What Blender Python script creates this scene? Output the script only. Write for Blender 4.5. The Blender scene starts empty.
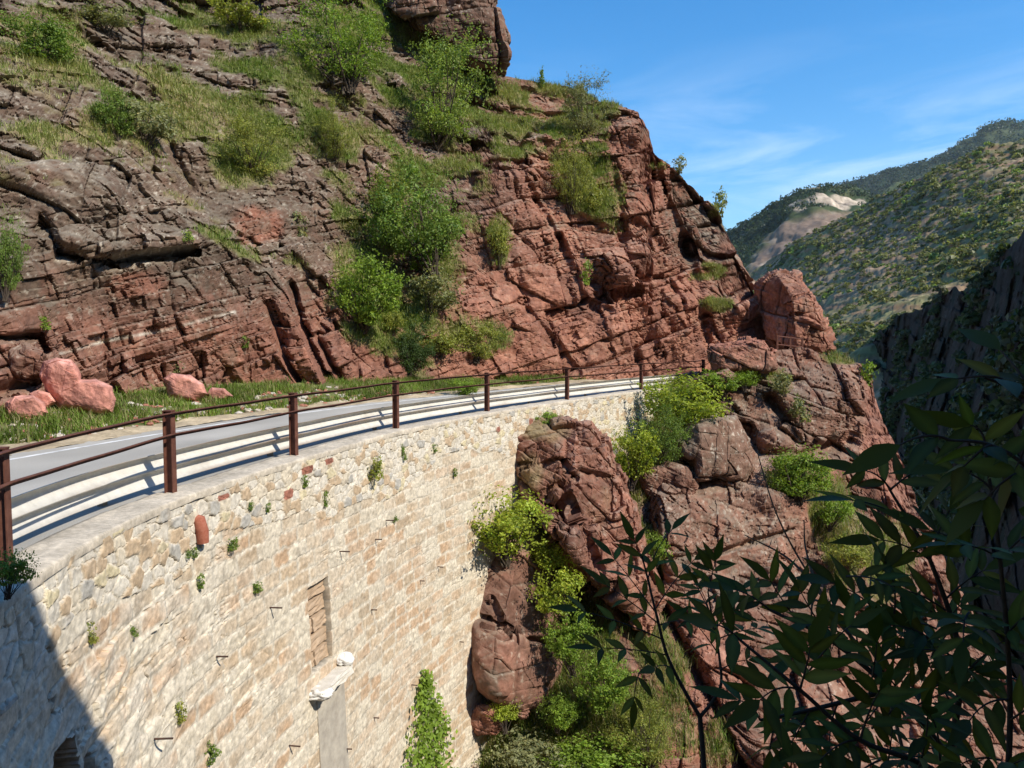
import bpy, math, random
import numpy as np
from mathutils import Vector

S = bpy.context.scene
C = S.collection
R = math.radians
# ------------------------------------------------------------------ camera, sky, sun, exposure
F = 740.0
PITCH = R(3.4)
EYE = np.array([0.0, 0.0, 2.1])
cam_d = bpy.data.cameras.new('camera')
cam = bpy.data.objects.new('camera', cam_d)
C.objects.link(cam)
cam.location = EYE
cam.rotation_euler = (R(90) - PITCH, 0, 0)
cam_d.sensor_width = 36
cam_d.lens = F / 1024 * 36
cam_d.clip_start = 0.05
cam_d.clip_end = 20000
S.camera = cam

SUN = np.array([0.60, -0.40, 0.69]); SUN /= np.linalg.norm(SUN)
w = bpy.data.worlds.new('World'); S.world = w
w.use_nodes = True
wn, wl = w.node_tree.nodes, w.node_tree.links
bg = wn['Background']
sky = wn.new('ShaderNodeTexSky')
sky.sky_type = 'NISHITA'
sky.sun_disc = False
sky.sun_elevation = math.asin(SUN[2])
sky.sun_rotation = math.atan2(SUN[0], SUN[1])
sky.air_density = 1.25
sky.dust_density = 0.5
sky.ozone_density = 4.0
sky.altitude = 700
# thin cirrus, by direction
tc = wn.new('ShaderNodeTexCoord')
mp = wn.new('ShaderNodeMapping'); mp.inputs['Rotation'].default_value = (0, R(10), R(20)); mp.inputs['Scale'].default_value = (1.6, 1.6, 9); mp.inputs['Location'].default_value = (.3, .7, .9)
nz = wn.new('ShaderNodeTexNoise'); nz.inputs['Scale'].default_value = 1.7; nz.inputs['Detail'].default_value = 8; nz.inputs['Roughness'].default_value = 0.62; nz.inputs['Distortion'].default_value = 0.6
rp = wn.new('ShaderNodeValToRGB'); rp.color_ramp.elements[0].position = 0.45; rp.color_ramp.elements[1].position = 0.85
rp.color_ramp.elements[1].color = (0.5, 0.5, 0.5, 1)
mx = wn.new('ShaderNodeMixRGB'); mx.inputs[2].default_value = (7.5, 8.3, 9.2, 1)
hs = wn.new('ShaderNodeHueSaturation'); hs.inputs['Saturation'].default_value = 1.36; hs.inputs['Value'].default_value = 1.2
wl.new(tc.outputs['Generated'], mp.inputs[0]); wl.new(mp.outputs[0], nz.inputs['Vector']); wl.new(nz.outputs['Fac'], rp.inputs[0])
wl.new(sky.outputs[0], hs.inputs['Color']); wl.new(hs.outputs[0], mx.inputs[1]); sx = wn.new('ShaderNodeSeparateXYZ'); cr = wn.new('ShaderNodeValToRGB'); ml = wn.new('ShaderNodeMath'); ml.operation = 'MULTIPLY'
cr.color_ramp.elements[0].position = .06; cr.color_ramp.elements[0].color = (.9, .9, .9, 1); cr.color_ramp.elements[1].position = .36; cr.color_ramp.elements[1].color = (0, 0, 0, 1)
_e = cr.color_ramp.elements.new(.22); _e.color = (1, 1, 1, 1)
wl.new(tc.outputs['Generated'], sx.inputs[0]); wl.new(sx.outputs['Z'], cr.inputs[0]); wl.new(cr.outputs[0], ml.inputs[0]); wl.new(rp.outputs[0], ml.inputs[1]); wl.new(ml.outputs[0], mx.inputs[0]); wl.new(mx.outputs[0], bg.inputs['Color'])
bg.inputs['Strength'].default_value = 0.13

sl = bpy.data.lights.new('sun', 'SUN'); sl.energy = 4.4; sl.angle = R(0.53); sl.color = (1.0, 0.93, 0.80)
so = bpy.data.objects.new('sun', sl); C.objects.link(so)
so.rotation_euler = Vector(-SUN).to_track_quat('-Z', 'Y').to_euler()
S.view_settings.view_transform = 'Standard'
S.view_settings.look = 'None'
S.view_settings.gamma = 1
S.view_settings.exposure = 0.42
S.cycles.max_bounces = 6
S.cycles.transparent_max_bounces = 6
S.cycles.use_denoising = True

# ------------------------------------------------------------------ numpy helpers
FW = np.array([0, math.cos(PITCH), -math.sin(PITCH)])
UP = np.array([0, math.sin(PITCH), math.cos(PITCH)])

def at(px, py, d):
    """point seen at picture position px,py, d metres ahead (measured along +Y)"""
    px, py, d = np.broadcast_arrays(np.asarray(px, float), np.asarray(py, float), np.asarray(d, float))
    ray = FW + ((px - 512) / F)[..., None] * np.array([1.0, 0, 0]) + ((384 - py) / F)[..., None] * UP
    return EYE + ray * (d / ray[..., 1])[..., None]

def project(P):
    v = P - EYE
    z = v @ FW
    return 512 + F * v[..., 0] / z, 384 - F * (v @ UP) / z

def hsh(*ks):
    h = np.zeros(np.broadcast(*ks).shape, np.uint64)
    for i, k in enumerate(ks):
        h = (h ^ (np.asarray(k).astype(np.int64).astype(np.uint64) + np.uint64(0x9E3779B97F4A7C15 * (i + 1) & 0xFFFFFFFFFFFFFFFF))) * np.uint64(0xBF58476D1CE4E5B9)
        h ^= h >> np.uint64(29)
        h *= np.uint64(0x94D049BB133111EB)
        h ^= h >> np.uint64(32)
    return (h >> np.uint64(11)).astype(np.float64) / float(1 << 53)

def vnoise(P, seed=0):
    """value noise in -1..1"""
    i = np.floor(P).astype(np.int64); f = P - i
    u = f * f * f * (f * (f * 6 - 15) + 10)
    out = 0
    for dx in (0, 1):
        wx = u[..., 0] if dx else 1 - u[..., 0]
        for dy in (0, 1):
            wy = u[..., 1] if dy else 1 - u[..., 1]
            for dz in (0, 1):
                wz = u[..., 2] if dz else 1 - u[..., 2]
                out = out + wx * wy * wz * hsh(i[..., 0] + dx, i[..., 1] + dy, i[..., 2] + dz, np.int64(seed))
    return out * 2 - 1

def fbm(P, o=4, seed=0, g=0.5):
    a, t, s = 1.0, 0, 0
    for k in range(o):
        t = t + a * vnoise(P * 2.03 ** k + 17.3 * k, seed + k); s += a; a *= g
    return t / s * 1.5

def unit(v):
    v = np.asarray(v, float); return v / np.maximum(np.linalg.norm(v, axis=-1, keepdims=True), 1e-9)

def blocks(P, n, t, T, B, amp, crack, seed, warp=0.10):
    """jointed bedded rock: beds of thickness T split by joints every B; offset and a tone for each block"""
    n = unit(n); t = unit(np.array(t, float) - n * np.dot(t, n)); c = np.cross(n, t)
    W = P + warp * T * np.stack([fbm(P / (2.2 * T) + 5, 2, seed), fbm(P / (2.2 * T) + 25, 2, seed + 1), fbm(P / (2.2 * T) + 45, 2, seed + 2)], -1)
    u = W @ n / T
    u = u + 0.45 * np.sin(u * 1.7 + seed) * 0.6
    k = np.floor(u); fu = u - k
    a = W @ t / B * (0.7 + 0.6 * hsh(k, np.int64(seed + 3))) + 9 * hsh(k, np.int64(seed))
    ia = np.floor(a); fa = a - ia
    b = W @ c / B * (0.7 + 0.6 * hsh(k, ia, np.int64(seed + 4))) + 9 * hsh(k, ia, np.int64(seed + 1))
    ib = np.floor(b); fb = b - ib
    h1, h2 = hsh(k, np.int64(seed + 5)), hsh(k, ia, ib, np.int64(seed + 6))
    # each block tilts a little
    tilt = (fa - .5) * (hsh(k, ia, ib, np.int64(seed + 7)) - .5) * 1.6 + (fu - .5) * (hsh(k, ia, ib, np.int64(seed + 8)) - .35) * 1.6 + (fb - .5) * (hsh(k, ia, ib, np.int64(seed + 10)) - .5) * 1.6
    off = (h1 - .5) * 0.7 + (h2 - .5) * 1.0 + tilt * 0.8
    e = np.minimum(np.minimum(np.minimum(fu, 1 - fu) * T, np.minimum(fa, 1 - fa) * B), np.minimum(fb, 1 - fb) * B)
    ck = np.exp(-(e / (0.04 * T)) ** 2) * (hsh(k, ia, np.int64(seed + 9)) ** 0.7)
    md = np.clip(.70 + 1.1 * fbm(P / (4.5 * T) + 77, 2, seed + 11), .15, 1.35)
    return (amp * off - .65 * crack * ck) * md, h2, ck * md

def normals(P):
    gy, gx = np.gradient(P, axis=0), np.gradient(P, axis=1)
    return unit(np.cross(gx, gy))

def rbf(pts):
    A = np.array([[p[0] / 100, p[1] / 100] for p in pts]); d = np.array([p[2] for p in pts], float)
    n = len(A)
    r = np.sqrt(np.linalg.norm(A[:, None] - A[None], axis=-1) ** 2 + .03)
    M = np.zeros((n + 3, n + 3)); M[:n, :n] = r - 0.02 * np.eye(n); M[:n, n] = 1; M[:n, n + 1:] = A; M[n:, :n] = M[:n, n:].T
    sol = np.linalg.solve(M, np.concatenate([d, np.zeros(3)]))
    def f(px, py):
        x, y = np.asarray(px, float) / 100, np.asarray(py, float) / 100
        o = sol[n] + sol[n + 1] * x + sol[n + 2] * y
        for i in range(n):
            o = o + sol[i] * np.sqrt((x - A[i, 0]) ** 2 + (y - A[i, 1]) ** 2 + .03)
        return o
    return f

def interp(tab):
    xs, ys = zip(*tab); return lambda x: np.interp(x, xs, ys)

def mesh_np(name, V, Fc, mat=None, parent=None, col=None, smooth=True):
    """V (n,3), Fc (m,k) all faces of k corners, col (n,3) or (n,4) linear"""
    V = np.ascontiguousarray(V, np.float32); Fc = np.ascontiguousarray(Fc, np.int32)
    me = bpy.data.meshes.new(name)
    me.vertices.add(len(V)); me.vertices.foreach_set('co', V.ravel())
    m, k = Fc.shape
    me.loops.add(m * k); me.loops.foreach_set('vertex_index', Fc.ravel())
    me.polygons.add(m); me.polygons.foreach_set('loop_start', np.arange(0, m * k, k, dtype=np.int32))
    me.polygons.foreach_set('loop_total', np.full(m, k, np.int32))
    me.update(calc_edges=True)
    me.polygons.foreach_set('use_smooth', np.full(m, smooth, bool))
    if col is not None:
        a = me.color_attributes.new('tone', 'FLOAT_COLOR', 'POINT')
        cc = np.ones((len(V), 4), np.float32); cc[:, :3] = np.asarray(col)[:, :3]
        a.data.foreach_set('color', cc.ravel())
    if mat: me.materials.append(mat)
    o = bpy.data.objects.new(name, me); C.objects.link(o)
    if parent: o.parent = parent
    return o

def grid_faces(ny, nx, wrap=False):
    i = np.arange(ny * nx).reshape(ny, nx)
    if wrap: i = np.concatenate([i, i[:, :1]], 1)
    return np.stack([i[:-1, :-1], i[:-1, 1:], i[1:, 1:], i[1:, :-1]], -1).reshape(-1, 4)

def grid_mesh(name, P, mat, parent=None, col=None, smooth=True):
    ny, nx = P.shape[:2]
    return mesh_np(name, P.reshape(-1, 3), grid_faces(ny, nx), mat, parent, None if col is None else col.reshape(-1, col.shape[-1]), smooth)

def tag(o, label=None, cat=None, group=None, kind=None):
    if label: o['label'] = label
    if cat: o['category'] = cat
    if group: o['group'] = group
    if kind: o['kind'] = kind
    return o

def empty(name, loc, label, cat, group=None):
    o = bpy.data.objects.new(name, None); C.objects.link(o); o.location = loc
    o.empty_display_size = 0.1
    return tag(o, label, cat, group)

def lerp(a, b, m):
    return a + (b - a) * m[..., None]

# ------------------------------------------------------------------ materials
def mat_tone(name, rough=0.9, bump=0.3, scale=6.0, var=0.25, spec=0.2, dist=0.05, detail=8):
    """surface colour held per vertex, with fine mottling and relief added by noise"""
    m = bpy.data.materials.new(name); m.use_nodes = True
    n, l = m.node_tree.nodes, m.node_tree.links
    b = n['Principled BSDF']; b.inputs['Roughness'].default_value = rough; b.inputs['Specular IOR Level'].default_value = spec
    a = n.new('ShaderNodeAttribute'); a.attribute_name = 'tone'
    t = n.new('ShaderNodeTexCoord')
    z = n.new('ShaderNodeTexNoise'); z.inputs['Scale'].default_value = scale; z.inputs['Detail'].default_value = detail; z.inputs['Roughness'].default_value = 0.68
    l.new(t.outputs['Object'], z.inputs['Vector'])
    mr = n.new('ShaderNodeMapRange'); mr.inputs[1].default_value = 0.3; mr.inputs[2].default_value = 0.7; mr.inputs[3].default_value = 1 - var; mr.inputs[4].default_value = 1 + var
    l.new(z.outputs['Fac'], mr.inputs[0])
    mm = n.new('ShaderNodeVectorMath'); mm.operation = 'MULTIPLY'
    l.new(a.outputs['Color'], mm.inputs[0]); l.new(mr.outputs[0], mm.inputs[1])
    l.new(mm.outputs[0], b.inputs['Base Color'])
    bp = n.new('ShaderNodeBump'); bp.inputs['Strength'].default_value = bump; bp.inputs['Distance'].default_value = dist
    l.new(z.outputs['Fac'], bp.inputs['Height']); l.new(bp.outputs[0], b.inputs['Normal'])
    return m

def mat_plain(name, c, rough=0.6, metal=0.0, noise=None, bump=0.0, scale=20.0, spec=0.4):
    m = bpy.data.materials.new(name); m.use_nodes = True
    n, l = m.node_tree.nodes, m.node_tree.links
    b = n['Principled BSDF']; b.inputs['Roughness'].default_value = rough; b.inputs['Metallic'].default_value = metal; b.inputs['Specular IOR Level'].default_value = spec
    b.inputs['Base Color'].default_value = (*c, 1)
    if noise:
        t = n.new('ShaderNodeTexCoord')
        z = n.new('ShaderNodeTexNoise'); z.inputs['Scale'].default_value = scale; z.inputs['Detail'].default_value = 7; z.inputs['Roughness'].default_value = 0.65
        l.new(t.outputs['Object'], z.inputs['Vector'])
        r = n.new('ShaderNodeValToRGB'); r.color_ramp.elements[0].position = 0.35; r.color_ramp.elements[1].position = 0.68
        r.color_ramp.elements[0].color = (*c, 1); r.color_ramp.elements[1].color = (*noise, 1)
        l.new(z.outputs['Fac'], r.inputs[0]); l.new(r.outputs[0], b.inputs['Base Color'])
        if bump:
            bp = n.new('ShaderNodeBump'); bp.inputs['Strength'].default_value = bump; bp.inputs['Distance'].default_value = 0.02
            l.new(z.outputs['Fac'], bp.inputs['Height']); l.new(bp.outputs[0], b.inputs['Normal'])
    return m

def mat_leaf(name, trans=0.35, rough=0.5, spec=0.3, randomize=0.25):
    m = bpy.data.materials.new(name); m.use_nodes = True
    n, l = m.node_tree.nodes, m.node_tree.links
    b = n['Principled BSDF']; b.inputs['Roughness'].default_value = rough; b.inputs['Specular IOR Level'].default_value = spec
    a = n.new('ShaderNodeAttribute'); a.attribute_name = 'tone'
    oi = n.new('ShaderNodeObjectInfo')
    mm = n.new('ShaderNodeVectorMath'); mm.operation = 'MULTIPLY'
    l.new(a.outputs['Color'], mm.inputs[0]); l.new(oi.outputs['Color'], mm.inputs[1])
    tr = n.new('ShaderNodeBsdfTranslucent')
    mt = n.new('ShaderNodeVectorMath'); mt.operation = 'MULTIPLY'; mt.inputs[1].default_value = (1.5, 1.5, 0.7)
    l.new(mm.outputs[0], mt.inputs[0]); l.new(mt.outputs[0], tr.inputs['Color'])
    l.new(mm.outputs[0], b.inputs['Base Color'])
    ms = n.new('ShaderNodeMixShader'); ms.inputs[0].default_value = trans
    l.new(b.outputs[0], ms.inputs[1]); l.new(tr.outputs[0], ms.inputs[2]); l.new(ms.outputs[0], n['Material Output'].inputs['Surface'])
    return m

M_ROCK = mat_tone('red_sandstone', 0.92, 0.6, 3.4, 0.34, 0.12, 0.07, 10)
M_ROCKF = mat_tone('far_hill_ground', 0.95, 0.3, 0.15, 0.25, 0.1, 0.5)
M_WALL = mat_tone('masonry', 0.92, 0.6, 13, 0.32, 0.12, 0.012, 12)
M_SOIL = mat_tone('verge_soil', 0.95, 0.4, 9, 0.3, 0.1, 0.03)
M_ROAD = mat_tone('asphalt', 0.85, 0.35, 60, 0.18, 0.25, 0.006)
M_LEAF = mat_leaf('leaf', 0.38)
M_BLADE = mat_leaf('grass_blade', 0.35, 0.6, 0.2)
M_RUST = mat_plain('rusty_steel', (0.085, 0.030, 0.020), 0.75, 0.0, (0.17, 0.07, 0.045), 0.3, 9, 0.3)
M_ROD = mat_plain('rod_iron', (0.05, 0.035, 0.03), 0.8, 0, (0.10, 0.05, 0.035), 0.2, 30, 0.2)
M_BARK = mat_plain('bark', (0.06, 0.045, 0.035), 0.9, 0, (0.10, 0.08, 0.06), 0.3, 12, 0.1)
M_LIME = mat_plain('lime_crust', (0.62, 0.60, 0.56), 0.9, 0, (0.8, 0.79, 0.76), 0.6, 12, 0.1)
M_CONC = mat_plain('grey_render', (0.34, 0.30, 0.25), 0.9, 0, (0.50, 0.45, 0.37), 0.5, 5, 0.1)
M_SILL = mat_plain('sill_stone', (.50, .46, .39), .9, 0, (.64, .60, .53), .6, 6, .1)
M_CLAY = mat_plain('terracotta', (0.28, 0.085, 0.05), 0.85, 0, (0.36, 0.14, 0.09), 0.3, 25, 0.2)

RED = np.array([0.285, 0.126, 0.084]); SALMON = np.array([0.41, 0.205, 0.135]); DARK = np.array([0.11, 0.082, 0.060])
GREY = np.array([0.25, 0.215, 0.165]); PALE = np.array([0.50, 0.46, 0.38]); TAN = np.array([0.30, 0.245, 0.13]); GREEN = np.array([0.12, 0.15, 0.035])
PURP = np.array([0.170, 0.086, 0.066])

# ------------------------------------------------------------------ the line of the wall's front top edge
WP = np.array([(1.6, -2.2), (-0.6, -0.4), (-2.3, 1.6), (-3.5, 3.9), (-4.15, 6.2), (-4.38, 8.2), (-4.22, 10.2), (-3.6, 13.0), (-2.45, 16.9), (-.6, 20.8), (1.83, 24.9), (5.3, 30.0), (8.8, 34.5), (13, 39.5), (18, 45)])
def catmull(Pt, n=60):
    Q = np.vstack([2 * Pt[0] - Pt[1], Pt, 2 * Pt[-1] - Pt[-2]]); out = []
    for i in range(1, len(Q) - 2):
        t = np.linspace(0, 1, n, endpoint=False)[:, None]
        p0, p1, p2, p3 = Q[i - 1], Q[i], Q[i + 1], Q[i + 2]
        out.append(0.5 * (2 * p1 + (p2 - p0) * t + (2 * p0 - 5 * p1 + 4 * p2 - p3) * t * t + (3 * p1 - p0 - 3 * p2 + p3) * t ** 3))
    return np.vstack(out + [Q[-2][None]])
WC = catmull(WP)
WS = np.concatenate([[0], np.cumsum(np.linalg.norm(np.diff(WC, axis=0), axis=1))])
def wall_xy(s, off=0.0):
    """point on the wall line at arc length s, off metres to the left (road side)"""
    s = np.asarray(s, float)
    x, y = np.interp(s, WS, WC[:, 0]), np.interp(s, WS, WC[:, 1])
    e = 0.15
    tx = np.interp(s + e, WS, WC[:, 0]) - np.interp(s - e, WS, WC[:, 0]); ty = np.interp(s + e, WS, WC[:, 1]) - np.interp(s - e, WS, WC[:, 1])
    L = np.hypot(tx, ty)
    return np.stack([x - ty / L * off, y + tx / L * off], -1)
def wall_p(s, off, z):
    q = wall_xy(s, off); z = np.broadcast_to(np.asarray(z, float), q.shape[:-1])
    return np.concatenate([q, z[..., None]], -1)
_ss = np.linspace(WS[0], WS[-1], 6000)
def s_at_px(px, off=0.0, z=0.0):
    P = wall_p(_ss, off, z); ok = P[:, 1] > 3
    x, _ = project(P[ok]); return np.interp(px, x, _ss[ok])
def wall_hit(px, py, off=0.0):
    """wall face point seen at px,py -> (s, z)"""
    s = s_at_px(px, off)
    for _ in range(4):
        y = wall_xy(s, off)[1]; z = at(px, py, y)[2]
        s = s_at_px(px, off, z)
    return float(s), float(z)

# ------------------------------------------------------------------ rock colouring
def rock_colour(P, N, tone, crack, wea, red, seed, sal=0.0):
    """wea 0..1 dark lichen weathering, red 0..1 how fresh the red is"""
    n1 = fbm(P * 0.55, 4, seed); n2 = fbm(P * 2.3, 4, seed + 9); n3 = fbm(P * 7.0, 3, seed + 20)
    c = lerp(lerp(np.broadcast_to(PURP, P.shape), np.array([.150, .098, .072]), np.clip(wea * 1.2, 0, 1)), RED, np.clip(red + 0.55 * n1 + 0.25 * n2, 0, 1))
    c = lerp(c, SALMON, np.clip(sal + 0.7 * n2 + 0.5 * (tone - .55) + .3 * n1 - .25, 0, 1) * red)
    c = lerp(c, DARK, np.clip(wea + 0.45 * n1 + 0.55 * n2 + 0.25 * n3 - .25, 0, 1) * 0.9)
    up = np.clip((N[..., 2] - .45) * 2.2 + .4 * n2, 0, 1)
    c = lerp(c, GREY, up * (.15 + .45 * np.clip(wea, 0, 1)))
    c = lerp(c, PALE, np.clip((n3 - .55) * 5, 0, 1) * (.10 + .4 * np.clip(wea, 0, 1)) * .8)
    c = c * (0.62 + 0.76 * tone)[..., None] * (1 - 0.12 * crack)[..., None] * (1 + .22 * n3)[..., None]
    return c

def blob(px, py, L):
    m = np.zeros(np.shape(px))
    for (x, y, rx, ry, *st) in L:
        a = R(st[1]) if len(st) > 1 else 0
        dx, dy = px - x, py - y
        u = (dx * math.cos(a) + dy * math.sin(a)) / rx; v = (-dx * math.sin(a) + dy * math.cos(a)) / ry
        m = np.maximum(m, (st[0] if st else 1.0) * np.clip(1.35 - (u * u + v * v), 0, 1))
    return m

def polydist(px, py, pl):
    pl = np.array(pl, float); best = np.full(np.shape(px), 1e9)
    for a, b in zip(pl[:-1], pl[1:]):
        ab = b - a; t = np.clip(((px - a[0]) * ab[0] + (py - a[1]) * ab[1]) / (ab @ ab), 0, 1)
        best = np.minimum(best, np.hypot(px - a[0] - t * ab[0], py - a[1] - t * ab[1]))
    return best

# ------------------------------------------------------------------ grass and leaf generators
def blades(name, P, L, W, colr, rng, lean=0.5, per=5, mat=None, N=None):
    """tufts of bent tapering blades at points P (n,3); L per-tuft length"""
    n = len(P)
    P = np.repeat(P, per, 0); Lr = np.repeat(L, per) * rng.uniform(.55, 1.15, n * per); cr = np.repeat(colr, per, 0) * rng.uniform(.7, 1.3, (n * per, 1))
    az = rng.uniform(0, 2 * np.pi, n * per); ln = rng.uniform(.1, 1, n * per) * lean
    d = np.stack([np.cos(az) * ln, np.sin(az) * ln, np.ones(n * per)], -1); d = unit(d)
    if N is not None: d = unit(d + .5 * np.repeat(N, per, 0))
    wv = unit(np.stack([-np.sin(az + rng.uniform(-.8, .8, n * per)), np.cos(az), np.zeros(n * per)], -1)) * (W * rng.uniform(.7, 1.3, n * per))[:, None]
    base = P + rng.normal(0, .25, (n * per, 3)) * Lr[:, None] * np.array([1, 1, .1])
    mid = base + d * (Lr * .55)[:, None]
    tip = mid + unit(d + np.stack([np.cos(az), np.sin(az), -.2 * np.ones(n * per)], -1) * lean * .7) * (Lr * .5)[:, None]
    V = np.stack([base - wv, base + wv, mid + wv * .7, mid - wv * .7, tip], 1)
    k = np.arange(n * per)[:, None] * 5
    Fq = np.concatenate([k + [[0, 1, 2, 3]]], 0); 
    Ft = np.concatenate([k + [[3, 2, 4, 4]]], 0)
    # all as triangles
    T = np.concatenate([k + [[0, 1, 2]], k + [[0, 2, 3]], k + [[3, 2, 4]]], 0)
    return mesh_np(name, V.reshape(-1, 3), T, mat or M_BLADE, None, np.repeat(cr, 5, 0))

def leaves(rng, centers, normals_, size, colr, asp=0.5):
    """one folded diamond leaf for each centre"""
    n = len(centers)
    nn = unit(normals_ + rng.normal(0, .55, (n, 3)))
    a = unit(np.cross(nn, rng.normal(0, 1, (n, 3)))); b = np.cross(nn, a)
    s = size * rng.uniform(.6, 1.3, n)
    V = np.stack([centers - a * s[:, None] * .5, centers + b * (s * asp * .5)[:, None] + nn * (s * .10)[:, None], centers + a * s[:, None] * .5, centers - b * (s * asp * .5)[:, None] + nn * (s * .10)[:, None]], 1)
    k = np.arange(n)[:, None] * 4
    T = np.concatenate([k + [[0, 1, 2]], k + [[0, 2, 3]]], 0)
    return V.reshape(-1, 3), T, np.repeat(colr * rng.uniform(.65, 1.35, (n, 1)), 4, 0)

def tube(path, rad, nseg=6):
    path = np.array(path, float); rad = np.broadcast_to(rad, len(path)).astype(float)
    tg = unit(np.gradient(path, axis=0)); ref = np.array([.31, .17, .93])
    a = unit(np.cross(tg, ref)); b = np.cross(tg, a)
    th = np.linspace(0, 2 * np.pi, nseg, endpoint=False)
    V = path[:, None] + rad[:, None, None] * (np.cos(th)[None, :, None] * a[:, None] + np.sin(th)[None, :, None] * b[:, None])
    return V.reshape(-1, 3), grid_faces(len(path), nseg, True)

def merge(parts):
    V, Fc, Cc, o = [], [], [], 0
    for p in parts:
        V.append(p[0]); Fc.append(p[1] + o); o += len(p[0])
        if len(p) > 2: Cc.append(p[2])
    return np.vstack(V), np.vstack(Fc), (np.vstack(Cc) if Cc else None)

def box(cx, cy, cz, sx, sy, sz):
    v = np.array([[x, y, z] for z in (-.5, .5) for y in (-.5, .5) for x in (-.5, .5)]) * [sx, sy, sz] + [cx, cy, cz]
    return v, np.array([[0, 2, 3, 1], [4, 5, 7, 6], [0, 1, 5, 4], [2, 6, 7, 3], [0, 4, 6, 2], [1, 3, 7, 5]])

# ------------------------------------------------------------------ cliff above the road
D_CL = rbf([(-160, 440, 13), (-40, 418, 16.5), (60, 402, 19.5), (150, 392, 23.0), (240, 388, 25.5), (330, 386, 28.5), (400, 384, 31), (460, 381, 33), (530, 377, 35.3), (600, 373, 38), (660, 370, 41), (720, 365, 44), (775, 358, 47),
    (-160, 230, 15.5), (20, 215, 20.5), (110, 186, 24.2), (210, 228, 27.3), (260, 264, 28.3), (300, 287, 29.6), (110, 150, 26.2), (110, 118, 27.6), (110, 0, 35), (110, -70, 41), (0, 120, 24.2), (0, 0, 31), (-160, 0, 26), (-160, -70, 29), (0, -70, 36),
    (210, 190, 29.8), (210, 120, 33), (210, 0, 42), (210, -70, 48), (300, 200, 32.5), (300, 100, 36), (300, 0, 41.5), (300, -70, 46),
    (400, 300, 33.8), (400, 200, 37.2), (400, 100, 42), (400, 0, 48.5), (400, -70, 54), (460, 260, 36.4), (500, 300, 36.9), (500, 172, 39.6), (500, 160, 41), (500, 120, 45), (505, 78, 50), (570, 230, 41.5), (570, 130, 46.5), (580, 88, 51),
    (620, 250, 41.3), (620, 150, 44.2), (635, 108, 46.6), (650, 250, 42.6), (652, 150, 46), (690, 250, 46.8), (690, 180, 49.5), (720, 300, 46.3), (735, 260, 49), (765, 320, 48.5)])
SKY_L = interp([(-220, -75), (440, -60), (470, 0), (500, 74), (512, 78), (540, 84), (580, 88), (600, 100), (625, 104), (640, 110), (650, 132), (654, 152), (660, 158), (676, 165), (700, 188), (718, 208), (730, 238), (742, 262), (756, 290), (766, 318), (785, 362)])
BASE_L = interp([(-220, 470), (-40, 432), (60, 412), (150, 402), (240, 398), (330, 396), (460, 391), (530, 387), (600, 383), (720, 374), (785, 366)])
NX, NY, NB = 900, 480, 26
px = np.linspace(-220, 785, NX)
v = np.linspace(0, 1, NY)
PY = BASE_L(px)[None] + (SKY_L(px) - BASE_L(px))[None] * v[:, None]
# the skyline's small steps fade out downwards
PX = np.broadcast_to(px, PY.shape)
D = D_CL(PX, PY)
def stepped(pl, wd, dep):
    return dep * np.exp(-(polydist(PX, PY, pl) / wd) ** 2)
for pl, wd, dep in [([(38, 218), (50, 232), (60, 254), (112, 263), (195, 252)], 4.5, .9), ([(290, 285), (303, 325), (322, 365), (334, 395)], 4, 1.1), ([(268, 305), (284, 350), (306, 393)], 4.5, .9), ([(318, 335), (345, 390)], 3, .7), ([(166, 136), (178, 165), (193, 192)], 6, 1.0),
                    ([(598, 283), (612, 292), (636, 290)], 7, 1.2), ([(470, 164), (500, 160), (530, 163)], 3, .6), ([(596, 262), (610, 285)], 4, .7), ([(640, 222), (668, 250)], 5, .6), ([(500, 307), (526, 300)], 2.5, .5), ([(520, 300), (560, 345), (580, 372)], 2.5, .4),
                    ([(688, 245), (700, 300), (706, 320)], 6, .8), ([(704, 325), (714, 360)], 4, .9), ([(655, 160), (668, 200), (690, 250)], 4, 1.0), ([(0, 338), (40, 336), (45, 350)], 4, .7), ([(445, 132), (490, 120)], 3, .6), ([(215, 355), (240, 392)], 5, .5), ([(0, 395), (40, 372)], 6, .5),
                    ([(615, 170), (625, 235)], 3, .5), ([(560, 235), (585, 300), (610, 310)], 3, .5), ([(520, 165), (560, 240), (575, 300)], 3, .4), ([(120, 60), (60, 20)], 7, .8), ([(410, 345), (411, 388)], 4, .7)]:
    D = D + stepped(pl, wd, dep)
for pl, wd, dep in [([(60, 240), (112, 248), (195, 238)], 9, -.5), ([(600, 262), (632, 272)], 10, -.9), ([(480, 172), (530, 176)], 8, -.6), ([(610, 120), (640, 130)], 14, -.6), ([(640, 190), (650, 260)], 12, -.5), ([(270, 270), (320, 380)], 10, -.5), ([(700, 265), (728, 262)], 8, -1.2), ([(690, 298), (740, 310)], 12, -1.0)]:
    D = D + stepped(pl, wd, dep)
P = at(PX, PY, D)
back = np.linspace(0, 1, NB)[1:, None, None]
ray = unit((P[-1] - EYE) * [1, 1, 0])
Pb = P[-1][None] + ray[None] * 30 * back ** 1.4 - np.array([0, 0, 1]) * 3 * back ** 2
P = np.concatenate([P, Pb], 0)
PXf = np.concatenate([PX, np.broadcast_to(px, (NB - 1, NX))]); PYf = np.concatenate([PY, np.broadcast_to(PY[-1], (NB - 1, NX))])
N0 = normals(P)
N0 = np.where((N0[..., 1:2] > 0) & (N0[..., 2:3] < .5), -N0, N0)
for _ in range(14):
    N0[1:-1] = unit(N0[:-2] + N0[1:-1] + N0[2:]); N0[:, 1:-1] = unit(N0[:, :-2] + N0[:, 1:-1] + N0[:, 2:])
BED, JNT = (-.12, -.22, 1), (.9, .15, .42)
right = np.clip((PXf - 440) / 120, 0, 1)
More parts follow.
